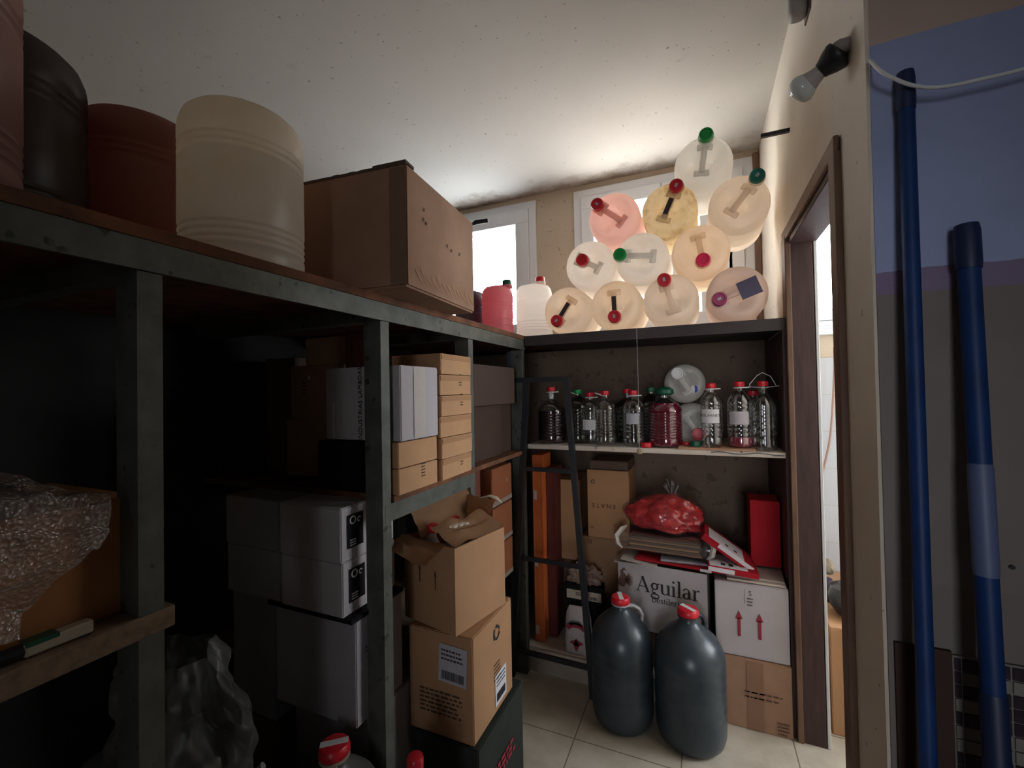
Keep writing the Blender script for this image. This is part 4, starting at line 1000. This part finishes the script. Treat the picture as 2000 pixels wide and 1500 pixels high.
bottle('clear bottle with printed pale label half hidden by the ladder rail', -.515, 2.175, .046, .255, pet, redplastic, 6, label=(.07, .12, -130, -40, paper), handle='flat')
bottle('empty ribbed clear bottle with white side handle, right of the ladder', -.432, 2.130, .051, .262, pet, redplastic, 10, handle='side')
bottle('dark glassy jug standing behind the clear bottles', -.350, 2.29, .085, .27, petd, redplastic, 6, liq('murky_liquid', (.012, .016, .02)), .17, handle=None, shoulder=.6)
bottle('clear bottle with narrow pale label next to the burgundy bottle', -.298, 2.125, .050, .262, pet, redplastic, 9, label=(.105, .155, -120, -55, mat('grey_label', (.38, .38, .42), .6)), handle='flat')
bb_ = bottle('large bottle full of burgundy wine with green cap', -.158, 2.145, .076, .272, pet, dgreen, 10, wine2, .20, handle=None, shoulder=.6)
bm = bmesh.new(); lathe(bm, [(.03, .236), (.042, .245), (.040, .262), (.026, .274), (.002, .276)], 20); obj('green_wrap', bm, dgreen, bb_, True)
bottle('dark bottle with green cap behind the burgundy bottle', -.235, 2.30, .065, .275, petd, dgreen, 8, wine, .15, handle=None)
b6 = bottle('slim clear bottle with white printed label and tall red cap', .038, 2.115, .045, .278, pet, redplastic, 8, label=(.105, .165, -150, -50, paper), handle='flat', z=SB+.0095)
def curved_print(o, r, z, s, a0, m, word):
    bm = bmesh.new(); text_bm(bm, word, s, Matrix.Identity(4))
    for v in bm.verts:
        a = R(a0)+v.co.x/r; v.co = Vector(((r+.002+v.co.z*.3)*math.cos(a), (r+.002+v.co.z*.3)*math.sin(a), z+v.co.y))
    obj('print', bm, m, o)
curved_print(b6, .045, .138, .016, -98, ink, 'BOLLARNETE')
curved_print(b6, .045, .152, .008, -98, mat('gold_print', (.4, .25, .04), .5), '* 8 *')
b7 = bottle('clear bottle with blank grey label and some pink liquid', .150, 2.125, .050, .282, pet, redplastic, 8, wine3, .045, label=(.10, .155, -145, -55, mat('lilac_label', (.46, .42, .46), .6)), handle='flat', z=SB+.0095)
bottle('big empty clear bottle with string handle beside the side panel', .240, 2.135, .052, .292, pet, redplastic, 5, handle='loop', shoulder=.62)
bottle('dark bottle with a pale label strip behind the clear bottles', .215, 2.27, .06, .25, petd, redplastic, 6, liq('murky2', (.012, .016, .024)), .15, label=(.10, .15, -140, -110, paper), handle=None)
# lying drums behind the bottles
for lb_, x, z, ca_, mt in (('milky drum lying behind the bottles with a red cap at its lower right', -.050, SB+.0965, -55, D_milk), ('milky drum lying on top of another drum, round blue and white sticker', -.075, SB+.2895, 120, D_milk)):
    o = make_drum(lb_, mt, redplastic if z < SB+.2 else whiteplastic, rad=.095, h=.27, group='drums lying behind the bottles', ribs=False, cap_at=-.6, sticker=None)
    lying(o, x, z, ca_, y=2.26, h=.27)
Ti = o.matrix_basis.inverted()
T_ = Ti @ Matrix.Translation((-.030, 2.2535, SB+.262)) @ Matrix.Rotation(R(90), 4, 'X')
bm = bmesh.new(); lathe(bm, [(.019, -.0012), (.019, .0)], 24, T_); s_ = obj('round_sticker', bm, paper, o)
bm = bmesh.new(); stroke(bm, [(.002, -.017, .006), (.008, -.008, .014), (.008, .008, .014), (.002, .017, .006)], T_); obj('sticker_marking', bm, mat('blue_print', (.02, .05, .30), .5), s_)
for x, y, mt, lb_ in ((-.06+.03, 2.105, dgreen, 'dark green bottle cap lying flat by the slim clear bottle'), (-.238, 2.09, redplastic, 'red bottle cap lying at the foot of the burgundy bottle'), (-.068, 2.16, redplastic, 'red bottle cap lying between the burgundy and slim bottles')):
    bm = bmesh.new(); lathe(bm, [(.024, 0), (.025, .004), (.024, .020), (.02, .022), (.002, .022)], 24); o = obj('bottle_cap', bm, mt, smooth=True, loc=(x, y, SB if mt == redplastic else SB+.0095)); tag(o, lb_, 'bottle cap', 'loose bottle caps on the shelf')
o = thing('thin_board', 'thin pale board lying on the shelf under the labelled bottles', 'board', (.055, 2.13, SB)); bm = bmesh.new(); box(bm, -.155, .145, -.078, .10, 0, .009, bev=.001); obj('board', bm, mat('tan_board', (.48, .27, .16), .7, (.42, .22, .13), 5), o)
o = thing('metal_strip', 'crumpled dark metal strip along the shelf edge at its right end', 'strip', (.13, 2.0515, SB+.0)); bm = bmesh.new()
tube(bm, [(-.10+k*.03, -.004+.002*math.sin(k*2), -.008+.004*math.sin(k*1.3)) for k in range(10)], .004, 6, .6); obj('strip', bm, mat('dented_metal', (.12, .14, .18), .3, (.3, .32, .35), 30, metal=.6), o)
# string hanging in front of the back shelving
o = thing('string', 'thin pale string hanging down in front of the back shelving', 'string', (-.262, 2.035, 1.640)); bm = bmesh.new(); tube(bm, [(0, 0, .03), (.001, 0, -.2), (0, .001, -.4), (.0, .0, -.515)], .0011, 5); obj('cord', bm, mat('string', (.35, .33, .33), .8), o)
bm = bmesh.new(); lathe(bm, [(.003, -.535), (.010, -.532), (.010, -.515), (.003, -.51)], 7, sx=1.2, sy=.5); obj('knot', bm, card('knot_tan', (.42, .32, .2)), o)

# ------------------------------------------------------------ right side: bulb, rod, lamp, cable, poles
bl = thing('light_bulb', 'bare light bulb in a black wall socket beside the doorway', 'lamp', (XR, 1.245, 2.195))
dv = (Vector((-.128, .07, -.075))).normalized(); q = dv.to_track_quat('Z', 'Y'); T_ = q.to_matrix().to_4x4()
bm = bmesh.new(); lathe(bm, [(.016, -.004), (.016, .02), (.012, .03)], 20, Matrix.Rotation(R(-90), 4, 'Y')); obj('wall_mount', bm, mat('grey_mount', (.25, .22, .2), .6), bl, True)
S_ = T_ @ Matrix.Translation((0, 0, .012)) @ Matrix.Diagonal((1.12, 1.12, .80, 1))
bm = bmesh.new(); lathe(bm, [(.010, .0), (.020, .006), (.030, .012), (.031, .020), (.026, .040), (.019, .058), (.017, .066)], 24, S_); obj('socket', bm, blackplastic, bl, True)
bm = bmesh.new(); lathe(bm, [(.0145, .062), (.0155, .07), (.018, .085), (.022, .098), (.0225, .10)], 28, S_, capt=False); obj('bulb_base', bm, mat('grey_bulb_base', (.42, .38, .36), .5), bl, True)
bm = bmesh.new(); lathe(bm, [(.0225, .10), (.028, .112), (.030, .125), (.027, .138), (.018, .149), (.008, .154), (.001, .155)], 28, S_, capb=False); obj('bulb_glass', bm, mat('opal_glass', (.62, .66, .64), .12), bl, True)
o = thing('wall_lamp', 'grey oblong fitting high on the wall above the doorway', 'lamp', (XR, 1.62, 2.56)); bm = bmesh.new()
box(bm, -.055, -.003, -.03, .03, 0, .14, bev=.018, seg=4); obj('housing', bm, mat('grey_housing', (.33, .33, .32), .5), o, True)
bm = bmesh.new(); box(bm, -.004, 0, -.036, .036, -.005, .16); obj('back_plate', bm, mat('dark_back_plate', (.12, .11, .10), .6), o)
o = thing('metal_rod', 'short dark rod sticking out of the wall above the doorway', 'rod', (XR, 1.965, 2.385)); bm = bmesh.new()
box(bm, -.098, .0, -.007, .007, -.007, .007); obj('rod', bm, blacksteel, o)
o = thing('cable', 'white cable sagging across the wall above the blue poles', 'cable'); bm = bmesh.new()
pts = [P(1688, 124, x=XR-.005)] + [P(a, b, y=1.088) for a, b in ((1722, 140), (1750, 155), (1780, 166), (1815, 171), (1860, 167), (1920, 154), (1980, 140), (2050, 120))]
pts[0] = Vector((XR+.004, YN-.012, pts[0].z))
def smoothpts(p, n=6):
    out = []
    for i in range(len(p)-1):
        a, b, c, d = p[max(i-1, 0)], p[i], p[i+1], p[min(i+2, len(p)-1)]
        for k in range(n):
            t = k/n; out.append(.5*((2*b)+(c-a)*t+(2*a-5*b+4*c-d)*t*t+(-a+3*b-3*c+d)*t**3))
    return out+[p[-1]]
tube(bm, smoothpts(pts), .0034, 8); obj('cord', bm, whiteplastic, o, True)
bluem = mat('blue_pole_plastic', (.008, .042, .16), .5, (.006, .03, .12), 10, spec=.3)
def pole(lb_, top, bot, r, parts):
    o = thing('broom_pole', lb_, 'pole', bot, group='blue poles leaning on the painted wall'); top, bot = Vector(top), Vector(bot); d = top-bot
    bm = bmesh.new(); tube(bm, [d*0, d*.5, d*1.0], r, 20); obj('shaft', bm, bluem, o, True)
    for nm, t0, t1, rr_, m_ in parts:
        bm = bmesh.new(); tube(bm, [d*t0, d*(t0+.008), d*(t1-.008), d*t1], [rr_*.94, rr_, rr_, rr_*.9], 20); obj(nm, bm, m_, o, True)
    return o
navy = mat('navy_grip', (.008, .02, .07), .5)
def extend(a, b):
    t = (a.z-.003)/(a.z-b.z); return a+(b-a)*t
t1 = P(1768, 150, y=1.118); b1 = extend(t1, P(1813, 1500, y=1.055)) 
pole('slim blue pole reaching almost to the cable', t1, b1, .0135, [('end_cap', .965, 1.004, .0155, navy)])
t2 = P(1888, 450, y=1.112); b2 = extend(t2, P(1948, 1500, y=1.05))
pole('shorter thicker blue pole with a dark rounded top', t2, b2, .0165, [('grip', .955, 1.006, .0195, navy), ('sleeve', .62, .74, .0180, mat('pale_blue_sleeve', (.10, .13, .26), .5)), ('sleeve', .0, .5, .0185, navy)])
bm = bmesh.new(); lathe(bm, [(.0045, -.002), (.0045, .001)], 10, Matrix.Translation(P(1977, 1108, y=YN-.006)) @ Matrix.Rotation(R(90), 4, 'X')); o = obj('wall_plug', bm, ink); tag(o, 'small dark screw hole plug in the painted wall', 'plug')

# ------------------------------------------------------------ beyond the doorway
o, sz = at('cardboard_box', 'tall kraft box standing in the tiled room beyond the doorway', (.452, 0), (.80, .425), 2.13, .40, K1)
pt = thing('black_pot', 'black rounded pot with a lid knob on the kraft box beyond the doorway', 'pot', (.565, 2.27, .4265))
bm = bmesh.new(); lathe(bm, [(.03, 0), (.06, .006), (.082, .04), (.086, .08), (.075, .115), (.05, .13), (.02, .135), (.002, .136)], 36); obj('body', bm, mat('black_glaze', (.015, .015, .018), .25), pt, True)
bm = bmesh.new(); tube(bm, [(.0, -.02, .13), (-.005, -.02, .165), (.015, -.02, .19), (.04, -.02, .185), (.05, -.02, .15), (.045, -.02, .13)], [.006, .010, .012, .010, .006, .005], 8); obj('handle', bm, blackplastic, pt, True)
o = thing('clay_figure', 'small brown and purple rounded ornament beside the black pot', 'ornament', (.500, 2.40, .4265))
bm = bmesh.new(); lathe(bm, [(.03, 0), (.042, .03), (.038, .07), (.024, .095)], 24); obj('body', bm, mat('purple_cloth', (.05, .025, .05), .7), o, True)
lump('head', (0, 0, .145), (.034, .032, .042), 5, .2, 3, mat('brown_fuzz', (.14, .11, .08), .9, (.3, .24, .17), 30), o, 3)
o = thing('garden_hose', 'thin brown hose hanging in front of the white tiles', 'hose'); bm = bmesh.new()
tube(bm, smoothpts([Vector((.66, 2.84, 1.60)), Vector((.655, 2.835, 1.45)), P(1622, 850, y=2.83), P(1605, 930, y=2.83), P(1594, 990, y=2.83), P(1588, 1040, y=2.83), P(1585, 1100, y=2.83)]), .006, 8); obj('tube', bm, mat('brown_hose', (.30, .19, .15), .6), o, True)
o = thing('dark_shelf', 'low brown ledge under the tiles beyond the doorway', 'ledge', (.46, 2.62, .0)); bxo('ledge', K3, o, 0, .9, 0, .235, 0, .40)
